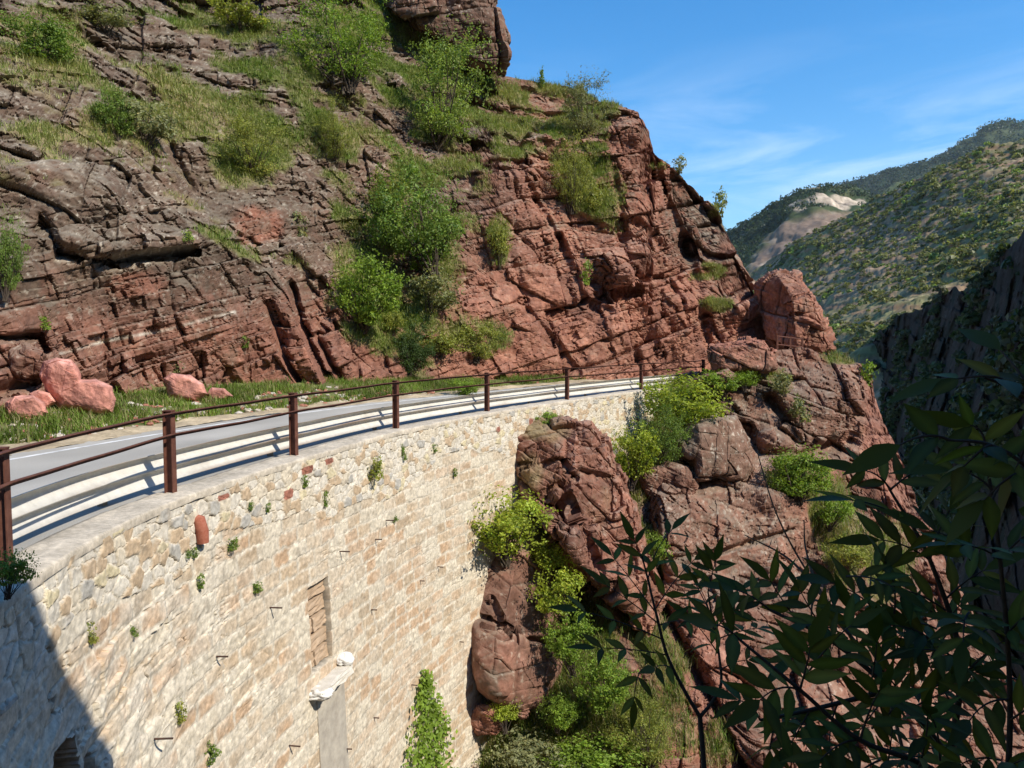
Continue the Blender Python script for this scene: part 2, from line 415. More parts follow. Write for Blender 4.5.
VEG_BLOBS = [(35, 40, 55, 40), (90, 70, 110, 28, .8), (100, 132, 120, 18, .9), (60, 158, 70, 14, .9), (150, 110, 70, 38), (225, 110, 50, 40, .8), (252, 148, 46, 42), (335, 130, 36, 60), (350, 55, 75, 65), (260, 40, 60, 26, .7), (430, 100, 70, 90), (430, 190, 58, 60), (410, 250, 60, 50), (375, 300, 45, 50), (415, 335, 48, 50), (470, 338, 40, 24),
             (550, 105, 55, 26), (580, 165, 32, 70, 1, -25), (215, 228, 60, 13, 1, 36), (285, 266, 45, 12, .9, 25), (515, 110, 46, 26, .9), (470, 135, 46, 20, .9), (703, 272, 26, 9), (716, 305, 16, 8, .9), (722, 212, 10, 22, .9), (610, 105, 12, 10, .7), (170, 20, 70, 14, .8), (600, 128, 10, 22, .8), (500, 240, 14, 26, .8), (660, 165, 12, 6, .7), (120, 335, 10, 3, .0), (515, 152, 30, 8, .8), (345, 220, 22, 50, .6), (230, 70, 60, 30, .8), (395, 30, 40, 40), (460, 85, 40, 50, .9)]
vegb = blob(PXf, PYf, VEG_BLOBS)
b1, t1, c1 = blocks(P, BED, JNT, 2.3, 3.6, 1.0, .45, 11)
b0, t0, c0 = blocks(P, (-.25, -.1, 1), (.85, .1, .5), 4.6, 5.5, 1.9, .7, 7)
b1 = b1 + b0 * np.clip(right, .25, 1); t1 = .6 * t1 + .4 * t0; c1 = np.maximum(c1, c0)
b2, t2, c2 = blocks(P, BED, JNT, .85, 1.3, .42, .22, 23)
b3, t3, c3 = blocks(P, BED, (.5, .5, .6), .32, .62, .20, .10, 37); b4, t4, c4 = blocks(P, (.2, -.3, .9), (.8, .3, -.4), .15, .24, .075, .04, 43)
b3 = b3 + b4; t3 = .6 * t3 + .4 * t4
rough = fbm(P * .35, 3, 3) * .55 + fbm(P * 1.6, 3, 4) * .07 + fbm(P * 6, 3, 6) * .035
veg = np.clip(vegb * np.clip(.78 + 1.6 * fbm(P * np.array([.45, .45, .9]), 4, 49), 0, 1.2) + .35 * fbm(P * .8, 3, 50) * (vegb > .02) + .25 * np.clip(N0[..., 2] - .55, 0, 1) * (PYf < 200) + .5 * fbm(P * .45, 3, 51) * (PYf < 190) * (PXf < 520) - .12, 0, 1)
flat = 1 - .55 * np.clip(veg * 1.6, 0, 1)
smoothslab = 1 - .45 * blob(PXf, PYf, [(110, 225, 120, 45), (180, 320, 130, 55), (560, 330, 90, 50)])
disp = (b1 * (.75 + .6 * right) * smoothslab + b2 * smoothslab + b3) * flat + rough
fade = np.ones_like(disp); fade[NY - 8:NY + 4] = .6; 
P = P + unit(.72 * unit(EYE - P) + .28 * N0) * (disp * fade)[..., None]
N1 = normals(P); N1 = np.where((N1 * N0).sum(-1, keepdims=True) < 0, -N1, N1)
wea = np.clip(1.1 - .8 * np.clip((PXf - 200) / 330, 0, 1) - .75 * np.clip((PYf - 262) / 70, 0, 1) + .25 * np.clip((150 - PYf) / 60, 0, 1) + .6 * blob(PXf, PYf, [(700, 215, 40, 55), (738, 300, 30, 60), (500, 130, 60, 18)]) - .5 * blob(PXf, PYf, [(260, 225, 26, 18), (140, 282, 30, 12)]), 0, 1)
redm = np.clip(.15 + .8 * right + .50 * np.clip((PYf - 250) / 80, 0, 1) + np.clip(blob(PXf, PYf, [(260, 225, 30, 20), (140, 285, 30, 14)]) * (1 + 1.5 * fbm(P * .9, 4, 58)), 0, 1.2), 0, 1)
sal = .35 * right + .15 * np.clip((PYf - 300) / 60, 0, 1) + .5 * blob(PXf, PYf, [(260, 225, 26, 16)])
col = rock_colour(P, N1, .5 * t1 + .3 * t2 + .2 * t3, np.maximum(c1, c2), wea, redm, 60, sal)
# pale quartz seam low on the left
seam = np.exp(-(polydist(PXf, PYf, [(62, 353), (110, 340), (165, 330), (235, 312)]) / 1.6) ** 2) * np.clip(.7 + fbm(P * 1.5, 3, 70), 0, 1)
col = lerp(col, PALE * 1.1, np.clip(seam, 0, .8))
gcol = lerp(np.broadcast_to(TAN, P.shape), GREEN, np.clip(.45 + .9 * fbm(P * .4, 3, 80), 0, 1))
col = lerp(col, gcol * .8, np.clip(veg * 1.5 - .1 + .5 * fbm(P * 3, 3, 81), 0, .95) * (veg > .03))
cliff = grid_mesh('cliff', P, M_ROCK, None, col, False)
tag(cliff, kind='structure')
CL = dict(P=P, N=N1, veg=veg, px=PXf, py=PYf, gcol=gcol)

def on_cliff(x, y):
    i = int(np.clip(round((x + 220) / 1005 * (NX - 1)), 0, NX - 1))
    j = int(np.argmin(np.abs(PY[:, i] - y)))
    return CL['P'][j, i]

# grass on the ledges (nobody could count it)
rng = np.random.default_rng(7)
vis = (CL['px'] > -60) & (CL['veg'] > .12) & (CL['py'] > -60)
idx = np.flatnonzero(vis.ravel()); wts = (CL['veg'].ravel()[idx]) ** 1.2 * CL['P'][..., 1].ravel()[idx] ** 2; pick = rng.choice(idx, 30000, p=wts / wts.sum())
gp = CL['P'].reshape(-1, 3)[pick]; gc = CL['gcol'].reshape(-1, 3)[pick]
dry = rng.random(len(pick))[:, None]
gc = np.where(dry < .22, np.array([.44, .37, .21]), np.where(dry < .55, np.array([.27, .26, .09]), np.array([.15, .22, .035]) * (0.7 + .6 * rng.random((len(pick), 1))))) * .5 + gc * .6
gc = gc * np.array([.98, 1.14, .95])
g = blades('ledge_grass', gp, rng.uniform(.12, .42, len(gp)), .012, gc, rng, .9, 6)
tag(g, 'dry and green grass growing along the ledges of the red cliff', 'grass', kind='stuff')

# ------------------------------------------------------------------ ravine side beyond the wall
D_RV = rbf([(440, 800, 19.5), (460, 768, 19.6), (470, 690, 20.6), (470, 600, 21.6), (500, 500, 24.6), (540, 800, 18.6), (540, 700, 20.2), (540, 600, 23.0), (600, 500, 27), (620, 450, 29), (650, 400, 31), (700, 378, 33), (760, 352, 35), (835, 355, 37), (868, 380, 37), (905, 470, 35), (960, 600, 31), (1060, 800, 25),
    (655, 482, 27), (740, 482, 28), (700, 600, 24.4), (745, 800, 20.2), (850, 800, 21.5), (850, 600, 27), (840, 480, 31.5), (780, 430, 31.2), (720, 410, 32), (840, 400, 34), (640, 600, 22.8), (660, 700, 20.6), (630, 520, 25.5), (600, 800, 18.6), (640, 470, 28.2), (615, 600, 22.6), (590, 700, 20)])
RIM = interp([(430, 560), (500, 470), (560, 425), (620, 405), (650, 392), (690, 376), (705, 368), (760, 350), (800, 349), (832, 352), (852, 362), (866, 376), (876, 402), (888, 430), (905, 470), (925, 520), (950, 570), (1000, 660), (1080, 770)])
NX2, NY2 = 760, 560
px2 = np.linspace(430, 1080, NX2); v2 = np.linspace(0, 1, NY2)
PY2 = 880 + (RIM(px2) - 880)[None] * v2[:, None]
PX2 = np.broadcast_to(px2, PY2.shape)
D2 = D_RV(PX2, PY2)
for pl, wd, dep in [([(640, 560), (690, 660), (745, 768)], 6, 1.1), ([(652, 470), (648, 520), (660, 580)], 6, .8), ([(600, 560), (640, 640)], 6, .6), ([(745, 430), (760, 455), (800, 455), (850, 440)], 8, 1.1), ([(770, 400), (800, 440)], 6, .8), ([(655, 560), (720, 552), (790, 530)], 2.5, .35), ([(690, 470), (745, 476)], 5, .8), ([(850, 500), (800, 560), (860, 620)], 10, .8)]:
    D2 = D2 + dep * np.exp(-(polydist(PX2, PY2, pl) / wd) ** 2)
for pl, wd, dep in [([(760, 380), (830, 400)], 22, -1.0), ([(720, 400), (745, 415)], 12, -.8), ([(660, 500), (700, 620), (770, 760)], 22, -.7), ([(800, 480), (860, 560)], 16, -.5), ([(870, 430), (890, 500)], 14, -.6)]:
    D2 = D2 + dep * np.exp(-(polydist(PX2, PY2, pl) / wd) ** 2)
P2 = at(PX2, PY2, D2)
NB2 = 24
ray2 = unit((P2[-1] - EYE) * [1, 1, 0]); bk = np.linspace(0, 1, NB2)[1:, None, None]
drop = np.where(px2 > 800, 22, np.where(px2 > 700, 3, .8))[None, :, None]
Pb2 = P2[-1][None] + ray2[None] * 14 * bk ** 1.3 - np.array([0, 0, 1]) * drop * bk ** 1.5
P2 = np.concatenate([P2, Pb2]); PXr = np.concatenate([PX2, np.broadcast_to(px2, (NB2 - 1, NX2))]); PYr = np.concatenate([PY2, np.broadcast_to(PY2[-1], (NB2 - 1, NX2))])
N2 = normals(P2)
flip = N2[NY2 // 2].mean(0)
if flip[2] < 0: N2 = -N2
for _ in range(14):
    N2[1:-1] = unit(N2[:-2] + N2[1:-1] + N2[2:]); N2[:, 1:-1] = unit(N2[:, :-2] + N2[:, 1:-1] + N2[:, 2:])
VEG2 = [(555, 590, 26, 60, 1, -12), (575, 650, 40, 60), (540, 745, 90, 45), (620, 730, 60, 50), (625, 470, 22, 50), (660, 415, 45, 40), (735, 378, 30, 9), (800, 478, 30, 22), (830, 510, 26, 40, 1, -30), (650, 550, 12, 30, .9, -20), (845, 545, 22, 40, .8), (780, 380, 14, 12, .6), (845, 358, 26, 8), (885, 560, 26, 40, .8), (715, 745, 20, 30, .7), (520, 560, 40, 20), (650, 640, 20, 90, .6, -30), (690, 735, 16, 30, .6)]
vegr = blob(PXr, PYr, VEG2)
BED2, JNT2 = (.35, -.25, .9), (.8, .3, -.5)
b1, t1, c1 = blocks(P2, BED2, JNT2, 1.9, 2.6, .65, .30, 111)
b2, t2, c2 = blocks(P2, BED2, JNT2, .7, 1.0, .26, .14, 123)
b3, t3, c3 = blocks(P2, BED2, (.5, .5, .6), .24, .42, .12, .06, 137); b4, t4, c4 = blocks(P2, (.2, -.3, .9), (.8, .3, -.4), .10, .17, .045, .025, 143)
b3 = b3 + b4; t3 = .6 * t3 + .4 * t4
rough = fbm(P2 * .5, 3, 103) * .35 + fbm(P2 * 2, 3, 104) * .05 + fbm(P2 * 8, 3, 106) * .02
vegm = np.clip(vegr + .35 * fbm(P2 * .9, 3, 150) * (vegr > .02) - .1, 0, 1)
slab = 1 - .8 * blob(PXr, PYr, [(715, 540, 60, 60), (680, 640, 50, 90, 1, -25), (890, 440, 30, 60)])
P2 = P2 + unit(.72 * unit(EYE - P2) + .28 * N2) * ((b1 * slab + b2 * (.4 + .6 * slab) + b3) * (1 - .65 * np.clip(vegm * 1.6, 0, 1)) + rough)[..., None]
N2b = normals(P2); N2b = np.where((N2b * N2).sum(-1, keepdims=True) < 0, -N2b, N2b)
wea2 = np.clip(.35 + .35 * blob(PXr, PYr, [(760, 420, 110, 60), (720, 540, 90, 70)]) - .4 * blob(PXr, PYr, [(890, 440, 30, 80), (690, 690, 60, 90), (810, 480, 30, 30)]), 0, 1)
col2 = rock_colour(P2, N2b, .5 * t1 + .3 * t2 + .2 * t3, np.maximum(c1, c2), wea2, np.full(wea2.shape, .62), 160, .12)
gcol2 = lerp(np.broadcast_to(TAN, P2.shape), GREEN, np.clip(.6 + .9 * fbm(P2 * .5, 3, 180), 0, 1))
col2 = lerp(col2, gcol2 * .8, np.clip(vegm * 1.5 - .1 + .5 * fbm(P2 * 3, 3, 181), 0, .95) * (vegm > .03))
rv = grid_mesh('ravine_terrain', P2, M_ROCK, None, col2, False)
tag(rv, kind='structure')
def on_ravine(x, y):
    i = int(np.clip(round((x - 430) / 650 * (NX2 - 1)), 0, NX2 - 1)); j = int(np.argmin(np.abs(PY2[:, i] - y)))
    return P2[j, i]
idx = np.flatnonzero(vegm.ravel() > .12); wts = vegm.ravel()[idx] ** 1.2; pick = rng.choice(idx, 15000, p=wts / wts.sum())
gp = P2.reshape(-1, 3)[pick]; dry = rng.random(len(pick))[:, None]
gc = np.where(dry < .32, np.array([.30, .25, .13]), np.where(dry < .6, np.array([.22, .24, .06]), np.array([.13, .20, .035])))
g = blades('ravine_grass', gp, rng.uniform(.15, .5, len(gp)), .010, gc, rng, .8, 6)
tag(g, 'wild grass on the steep ground between the rocks below the wall', 'grass', kind='stuff')

# ------------------------------------------------------------------ free-standing rocks from their outlines, each with real thickness
def rock(name, poly, d0, thick, label, cat='rock', tilt=(0, 0), facets=(), wea=.3, red=.6, sal=.1, seed=1, bed=BED2, jnt=JNT2, T=.9, amp=1.0, backt=None, veg=None, top=None, seams=(), mul=1.0):
    poly = np.array(poly, float); c = poly.mean(0)
    nth, nr = 420, 130
    Q = np.vstack([poly, poly[:1]]); seg = np.concatenate([[0], np.cumsum(np.hypot(*np.diff(Q, axis=0).T))])
    tt = np.linspace(0, seg[-1], nth, endpoint=False)
    bx, by = np.interp(tt, seg, Q[:, 0]), np.interp(tt, seg, Q[:, 1])
    m = d0 / F
    # front (r 0..1) then back (r 1..0)
    r = np.concatenate([np.linspace(0, 1, nr) ** .8, np.linspace(1, 0, 40)[1:]]); side = np.concatenate([-np.ones(nr), np.ones(39)])
    X = c[0] + r[:, None] * (bx - c[0])[None]; Y = c[1] + r[:, None] * (by - c[1])[None]
    prof = (1 - r ** 7) ** .5
    lx, lz = (X - c[0]) * m, -(Y - c[1]) * m
    front = -thick * prof[:, None] * np.ones_like(X) * .55
    pl = np.full(X.shape, -1e9)
    for (ax, az, k) in (facets or [(tilt[0], tilt[1], -thick * .5)]):
        pl = np.maximum(pl, ax * lx + az * lz + k)
    front = pl + thick * .55 * (1 - prof[:, None])
    bt = thick if backt is None else backt
    rimd = front[nr - 1][None]
    rb = r[:, None] ** 3
    dd = d0 + np.where(side[:, None] < 0, front, rimd * rb + (rimd.max() + bt) * (1 - rb))
    for (pls, wd, dep) in seams:
        dd = dd + np.where(side[:, None] < 0, dep * np.exp(-(polydist(X, Y, pls) / wd) ** 2), 0)
    Pq = at(X, Y, dd)
    Nq = normals(np.concatenate([Pq[:, -1:], Pq, Pq[:, :1]], 1))[:, 1:-1]
    ctr = Pq.mean((0, 1)); Nq = np.where(((Pq - ctr) * Nq).sum(-1, keepdims=True) < 0, -Nq, Nq)
    Nq[0] = unit(np.array([0, -1, .3])); Nq[-1] = unit(np.array([0, 1, .1]))
    b1, t1, c1 = blocks(Pq, bed, jnt, T * 1.6, T * 2.2, .42 * T * amp, .22 * T * amp, seed)
    b2, t2, c2 = blocks(Pq, bed, jnt, T * .55, T * .8, .20 * T * amp, .12 * T * amp, seed + 12)
    b3, t3, c3 = blocks(Pq, bed, (.5, .5, .6), T * .2, T * .33, .07 * T * amp, .05 * T * amp, seed + 31)
    rg = (fbm(Pq * .9 / T, 4, seed + 3) * .20 + fbm(Pq * 3.5 / T, 4, seed + 4) * .05) * T
    Pq = Pq + unit(.5 * unit(EYE - Pq) * (np.arange(len(r)) < nr)[:, None, None] + .5 * Nq) * ((b1 + b2 + b3) + rg * min(1, amp + .3))[..., None]
    nn = normals(np.concatenate([Pq[:, -1:], Pq, Pq[:, :1]], 1))[:, 1:-1]; nn = np.where((nn * Nq).sum(-1, keepdims=True) < 0, -nn, nn)
    cq = rock_colour(Pq, nn, .5 * t1 + .3 * t2 + .2 * t3, np.maximum(c1, c2) * amp, np.full(X.shape, wea), np.full(X.shape, red), seed + 60, sal)
    cq = cq * mul
    if veg is not None:
        vm = np.clip(blob(X, Y, veg) + .4 * fbm(Pq * 1.5, 3, seed + 70) - .15, 0, 1)
        cq = lerp(cq, TAN * .8, vm * .8)
    if top is not None:
        cq = lerp(cq, np.array(top), np.clip((nn[..., 2] - .35) * 2.5 + .4 * fbm(Pq * 3, 3, seed + 71), 0, .85))
    V = Pq.reshape(-1, 3); base = V[:, :].copy()
    o0 = np.array([V[:, 0].mean(), V[:, 1].mean(), V[:, 2].min()])
    Fc = grid_faces(len(r), nth, True)[:, ::-1]
    o = mesh_np(name, V - o0, Fc, M_ROCK, None, cq.reshape(-1, 3), False); o.location = o0
    tag(o, label, cat)
    return o

rock('rock_pinnacle', [(378, -70), (505, -60), (497, 5), (506, 28), (507, 58), (500, 75), (470, 70), (440, 45), (415, 30), (385, 8)], 47.5, 4.5, 'dark weathered rock tower with an overhanging right edge against the sky at the cliff top', 'rock', tilt=(.25, .25), wea=.8, red=.5, seed=301, T=2.2, bed=BED, jnt=JNT, amp=1.0)
rock('rock_spire', [(508, 432), (530, 425), (560, 416), (592, 419), (606, 438), (625, 480), (645, 540), (668, 600), (650, 640), (612, 600), (575, 565), (545, 520), (520, 488), (507, 460)], 21.9, 2.4, 'jagged red rock fin leaning against the far end of the stone wall', 'rock', tilt=(.15, .5), facets=[(-.15, .55, -1.2), (1.1, .5, -.9)], wea=.22, red=.75, sal=.1, seed=321, T=.75, amp=1.15, veg=[(545, 430, 28, 14), (530, 470, 14, 22, .8)],
     seams=[([(520, 465), (560, 460), (575, 478)], 3, .35), ([(545, 495), (580, 470), (610, 480)], 4, .35), ([(540, 520), (570, 500), (600, 570)], 5, .4)])
rock('rock_block', [(478, 545), (500, 538), (530, 540), (552, 560), (566, 600), (566, 680), (555, 712), (525, 720), (500, 705), (478, 690), (466, 650), (466, 590)], 20.6, 2.2, 'smooth dark red rock split by one level crack right beside the wall foot', 'rock', tilt=(-.15, .45), facets=[(-.05, .5, -1.3), (.9, .3, -1.0)], wea=.45, red=.5, sal=-.05, seed=341, T=1.3, amp=.32, seams=[([(468, 618), (500, 625), (515, 634), (545, 642), (560, 650)], 3.5, .45), ([(490, 600), (500, 618)], 3, .2)])
rock('rock_overhang', [(672, 440), (690, 425), (715, 416), (735, 418), (746, 440), (752, 468), (744, 480), (715, 476), (695, 482), (690, 462), (676, 455)], 27.4, 2.2, 'wedge of dark rock with a pale lichen top jutting out above the bare slab', 'rock', tilt=(-.3, .3), facets=[(.9, .5, -.7), (-.4, .35, -1.2)], wea=.8, red=.5, seed=361, T=1.1, amp=.38)
rock('rock_lump', [(640, 480), (648, 466), (670, 461), (690, 466), (698, 485), (690, 505), (665, 510), (645, 500)], 27.0, 1.6, 'rounded reddish rock lump below the lichen topped wedge', 'rock', wea=.45, red=.5, seed=371, T=.7, amp=.6)
rock('roadside_rock', [(704, 350), (706, 343), (740, 338), (766, 337), (775, 347), (776, 368), (765, 372), (735, 374), (712, 372)], 33.5, 2.4, 'flat topped brown rock slab standing at the road edge where the railing ends', 'rock', tilt=(.05, .3), wea=.45, red=.6, seed=381, T=.8, amp=.6, top=(.36, .16, .11))
rock('leaning_rock', [(752, 282), (768, 273), (795, 270), (806, 284), (815, 300), (826, 330), (834, 350), (826, 356), (800, 354), (785, 352), (768, 345), (762, 318)], 44, 5, 'tall orange red rock block leaning over the gorge with a shaded left side', 'rock', tilt=(.2, .2), facets=[(-1.9, .1, -1.6), (.35, .25, -1.6), (.2, 1.6, -3.2)], wea=.12, red=.95, sal=.35, seed=391, T=1.3, amp=.75, bed=(.3, -.2, 1), seams=[([(785, 300), (820, 290)], 1.5, .3), ([(790, 315), (820, 312)], 1.5, .3)])
rock('rock_slab', [(688, 380), (705, 372), (728, 370), (738, 376), (726, 384), (700, 394), (690, 392)], 31.8, 1.2, 'low flat reddish slab between the green bush and the flat topped rock', 'rock', wea=.35, red=.6, seed=401, T=.7, amp=.5)
# painted-looking fallen boulders on the verge
B = dict(T=.7, amp=.17, wea=-.6, red=1.0, sal=1.1, cat='boulder', mul=np.array([1.38, 1.28, 1.50]))
rock('boulder', [(40, 374), (44, 362), (56, 358), (70, 361), (77, 370), (80, 380), (98, 380), (112, 387), (115, 400), (113, 413), (98, 414), (76, 411), (58, 408), (48, 396)], 18.2, .9, 'large two lobed salmon red boulder on the grassy verge', seed=411, **B)
rock('boulder', [(6, 402), (14, 396), (34, 394), (46, 402), (49, 413), (42, 421), (20, 421), (4, 417)], 17.0, .7, 'low salmon boulder left of the two lobed one at the photo edge', seed=421, **B)
rock('boulder', [(30, 394), (38, 390), (50, 393), (56, 402), (48, 408), (34, 406)], 17.9, .5, 'small red boulder wedged behind the low salmon one', seed=431, **B)
rock('boulder', [(163, 378), (172, 373), (190, 374), (204, 384), (208, 394), (196, 402), (180, 402), (168, 396)], 21.8, .8, 'rounded salmon boulder alone in the middle of the verge grass', seed=441, **B)
rock('boulder', [(206, 394), (212, 388), (224, 388), (233, 396), (226, 401), (210, 401)], 22.3, .5, 'small flat red boulder right of the rounded one in the grass', seed=451, **B)
rock('boulder', [(12, 352), (26, 346), (44, 350), (50, 362), (46, 378), (24, 382), (10, 372)], 19.0, 1.0, 'squarish brown rock block fallen at the cliff foot behind the boulders', T=.8, amp=.5, wea=.45, red=.5, sal=.0, cat='boulder', seed=461)
rock('boulder', [(466, 712), (480, 704), (498, 706), (506, 722), (496, 734), (476, 736), (464, 728)], 19.3, .6, 'broken red rubble block at the foot of the wall', T=.6, amp=.6, wea=.2, red=.7, sal=.1, cat='boulder', seed=471)

# ------------------------------------------------------------------ stone retaining wall
s0, s1 = s_at_px(-120), s_at_px(720)
NS, NZ, ZB = 1050, 520, 11.2
pxs = np.linspace(-120, 720, NS)
s = np.array([s_at_px(q) for q in pxs]); zz = np.linspace(0, 1, NZ) ** 1.12 * -ZB
s_ext = np.concatenate([np.linspace(0.3, s[0], 60, endpoint=False), s]); NSE = len(s_ext)
SS, ZZ = np.meshgrid(s_ext, zz)
def stones_rubble(U, V, cell, seed):
    cu, cv = U / cell[0], V / cell[1]
    iu, iv = np.floor(cu), np.floor(cv)
    best = np.full(U.shape, 9e9); sec = best.copy(); bid = np.zeros(U.shape)
    for du in (-1, 0, 1):
        for dv in (-1, 0, 1):
            a, b = iu + du, iv + dv
            x = a + .5 + (hsh(a, b, np.int64(seed)) - .5) * .85; y = b + .5 + (hsh(a, b, np.int64(seed + 1)) - .5) * .85
            wgt = .75 + .5 * hsh(a, b, np.int64(seed + 2))
            d = np.maximum(np.abs(cu - x), np.abs(cv - y)) * .45 + np.hypot(cu - x, cv - y) * .55
            d = d / wgt
            idn = hsh(a, b, np.int64(seed + 3))
            nb = d < best
            sec = np.where(nb, best, np.minimum(sec, d)); bid = np.where(nb, idn, bid); best = np.where(nb, d, best)
    return best, sec - best, bid
U3 = np.stack([SS, ZZ, np.zeros_like(SS)], -1)
wu = SS + .022 * fbm(U3 * 3, 3, 501) + .02 * fbm(U3 * 11, 2, 502); wv = ZZ + .022 * fbm(U3 * 3, 3, 503) + .02 * fbm(U3 * 11, 2, 504)
r_b, r_e, r_id = stones_rubble(wu, wv, (.25, .17), 510)
# coursed blocks lower down
ch = .27
row = np.floor(wv / ch); fr = wv / ch - row
bl = .62 * (.75 + .5 * hsh(row, np.int64(520)))
cx = wu / bl + 7 * hsh(row, np.int64(521)); ci = np.floor(cx); fc = cx - ci
c_id = hsh(row, ci, np.int64(522))
c_e = np.minimum(np.minimum(fr, 1 - fr) * ch, np.minimum(fc, 1 - fc) * bl)
near = np.clip((s_at_px(255) - SS) / 3 + .3 * fbm(U3 * .7, 3, 530), 0, 1)         # rougher, whiter part at the near end
top_h = .95 + .35 * fbm(U3 * np.array([.6, 0, 1]), 2, 531) 
rub = np.clip((ZZ + top_h) / .15 + .5, 0, 1)
farub = np.clip((SS - s_at_px(545)) / 1.0, 0, 1); rub = np.maximum(rub, farub)
rub_m = np.clip(r_e / .16, 0, 1); crs_m = np.clip((c_e + .018 * fbm(U3 * 9, 3, 523)) / .06, 0, 1)
stone = np.where(rub > .5, rub_m, crs_m); sid = np.where(rub > .5, r_id, c_id)
n_lo = fbm(U3 * .6, 4, 540); n_hi = fbm(U3 * 6, 4, 541); n_mid = fbm(U3 * 2, 4, 542)
streak = fbm(np.stack([SS * 3.5 + .8 * ZZ, ZZ * .5, 0 * SS], -1), 4, 543)
# relief
dis = np.where(rub > .5, .024 * (rub_m ** .6) + (r_id - .5) * .03, .009 * crs_m ** .5 + (c_id - .5) * .014)
n_vh = fbm(U3 * 17, 3, 545)
dis = dis + n_hi * .006 + n_mid * .009 + n_vh * .004
fis = np.exp(-(np.abs(fbm(np.stack([SS * 1.1 + ZZ * .3, ZZ * 3.2, 0 * SS], -1), 4, 546)) / .035) ** 2) * np.clip(fbm(U3 * .9, 3, 547) * 2 + .1, 0, 1) * (rub < .5)
dis = dis - fis * .05 * (.3 + .7 * near)
rag = .65 * near * np.clip((-ZZ - .9) / .5, 0, 1)
Pn = np.stack([SS + ZZ * .5, ZZ - SS * .45, 0 * SS], -1)
rg1, rgt, rgc = blocks(Pn * np.array([1, 1, 1]), (0.3, 1, .01), (1, -.3, .2), .28, .55, .09, .04, 551)
dis = dis * (1 - .5 * rag) + rag * 1.25 * (rg1 + .03 * fbm(Pn * np.array([2, 7, 1]), 3, 552))
# openings: the blocked niche and a dark drain mouth low at the near end
sA, zA = wall_hit(302.5, 588); sB, zB = wall_hit(324, 656); zA2 = wall_hit(324, 580)[1]
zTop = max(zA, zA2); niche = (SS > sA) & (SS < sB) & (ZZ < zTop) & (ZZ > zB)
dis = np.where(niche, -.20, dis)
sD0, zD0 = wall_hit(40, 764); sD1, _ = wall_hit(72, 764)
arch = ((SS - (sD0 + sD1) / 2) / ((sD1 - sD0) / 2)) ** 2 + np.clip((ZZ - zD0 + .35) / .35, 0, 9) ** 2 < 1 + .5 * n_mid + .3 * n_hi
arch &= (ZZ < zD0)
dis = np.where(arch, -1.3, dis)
batter = -ZZ * .045
Pw = wall_p(SS, 0.0, ZZ); nrm = Pw - wall_p(SS, 1.0, ZZ)
Pw = Pw + nrm * (dis + batter)[..., None]
# colour
c_white = np.array([.60, .545, .455]); c_cream = np.array([.575, .50, .385]); c_tan = np.array([.47, .35, .23]); c_or = np.array([.46, .30, .18]); c_yel = np.array([.56, .48, .31]); c_red = np.array([.27, .115, .08]); c_gry = np.array([.40, .375, .33]); c_mort = np.array([.62, .55, .44])
def pickc(h, cs, ths):
    out = np.broadcast_to(cs[0], h.shape + (3,)).copy()
    for c_, t_ in zip(cs[1:], ths): out[h > t_] = c_
    return out
rcol = pickc(r_id, [c_white, c_cream, c_tan, c_yel, c_gry, c_red], [.40, .66, .86, .93, .9985])
ccol = pickc(c_id, [c_tan, c_or, c_cream, c_tan * .85], [.35, .62, .88])
cw = np.where((rub > .5)[..., None], rcol, ccol)
mcol = np.where((rub > .5)[..., None], c_mort * .72, c_mort)
cw = lerp(mcol * np.ones_like(cw), cw, np.clip(stone * 1.3 - .1 + .3 * n_hi, 0, 1) * np.where(rub > .5, 1, .9 - .45 * np.clip(.5 + n_mid, 0, 1)))
cw = lerp(cw, c_white, np.clip(.42 * near + .6 * n_mid * near, 0, .7) * (rub < .5))
cw = lerp(cw, c_cream, np.clip(n_lo - .2, 0, .3) * (rub < .5))
cw = cw * (1 - .30 * np.exp(-(c_e / .010) ** 2) * np.clip(.8 + n_mid, 0, 1) * (rub < .5))[..., None]
cw = lerp(cw, np.array([.42, .36, .28]), np.clip(streak * 1.2 - .25, 0, .5) * near)
cw = lerp(cw, np.array([.33, .27, .20]), np.clip(1.2 * n_hi - .55, 0, .5))
cw = cw * (1 + .16 * n_vh)[..., None] * (1 - .45 * fis * (.35 + .65 * near))[..., None]
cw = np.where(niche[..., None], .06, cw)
cw = np.where(arch[..., None], .05, cw)  # shade inside the drain mouth put into the colour
for (rx, ry, rw, rh) in [(306, 470, 6, 4), (286, 494, 5, 5), (328, 461, 4, 3), (222, 497, 5, 3)]:
    aS, aZ = wall_hit(rx, ry); _, bZ = wall_hit(rx, ry + rh); bS, _ = wall_hit(rx + rw, ry)
    mk = ((SS - aS) / (bS - aS)) ** 4 + ((ZZ - aZ) / (bZ - aZ)) ** 4 < 1 + .3 * n_hi
    cw = np.where(mk[..., None], c_red * (1 + .3 * n_mid)[..., None], cw)
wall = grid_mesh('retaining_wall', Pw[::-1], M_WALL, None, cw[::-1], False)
tag(wall, 'tall pale stone retaining wall holding up the curving road above the ravine', 'wall')

# coping along the top
co = np.array([(-.03, -.05), (-.035, .03), (-.02, .05), (.0, .055), (.2, .06), (.42, .06), (.50, .045), (.52, -.05)])
ss = np.linspace(0.4, s_at_px(716), 500)
Pc = np.stack([wall_p(ss, o_, z_) for o_, z_ in co], 0)
jit = fbm(Pc * 3, 3, 560) * .03 + fbm(Pc * 10, 2, 561) * .006
Pc = Pc + jit[..., None] * np.array([.6, .3, .6])
cc = np.broadcast_to(np.array([.50, .435, .345]), Pc.shape) * (1 + .25 * fbm(Pc * 4, 4, 562))[..., None]
grid_mesh('coping', Pc, M_WALL, wall, cc)
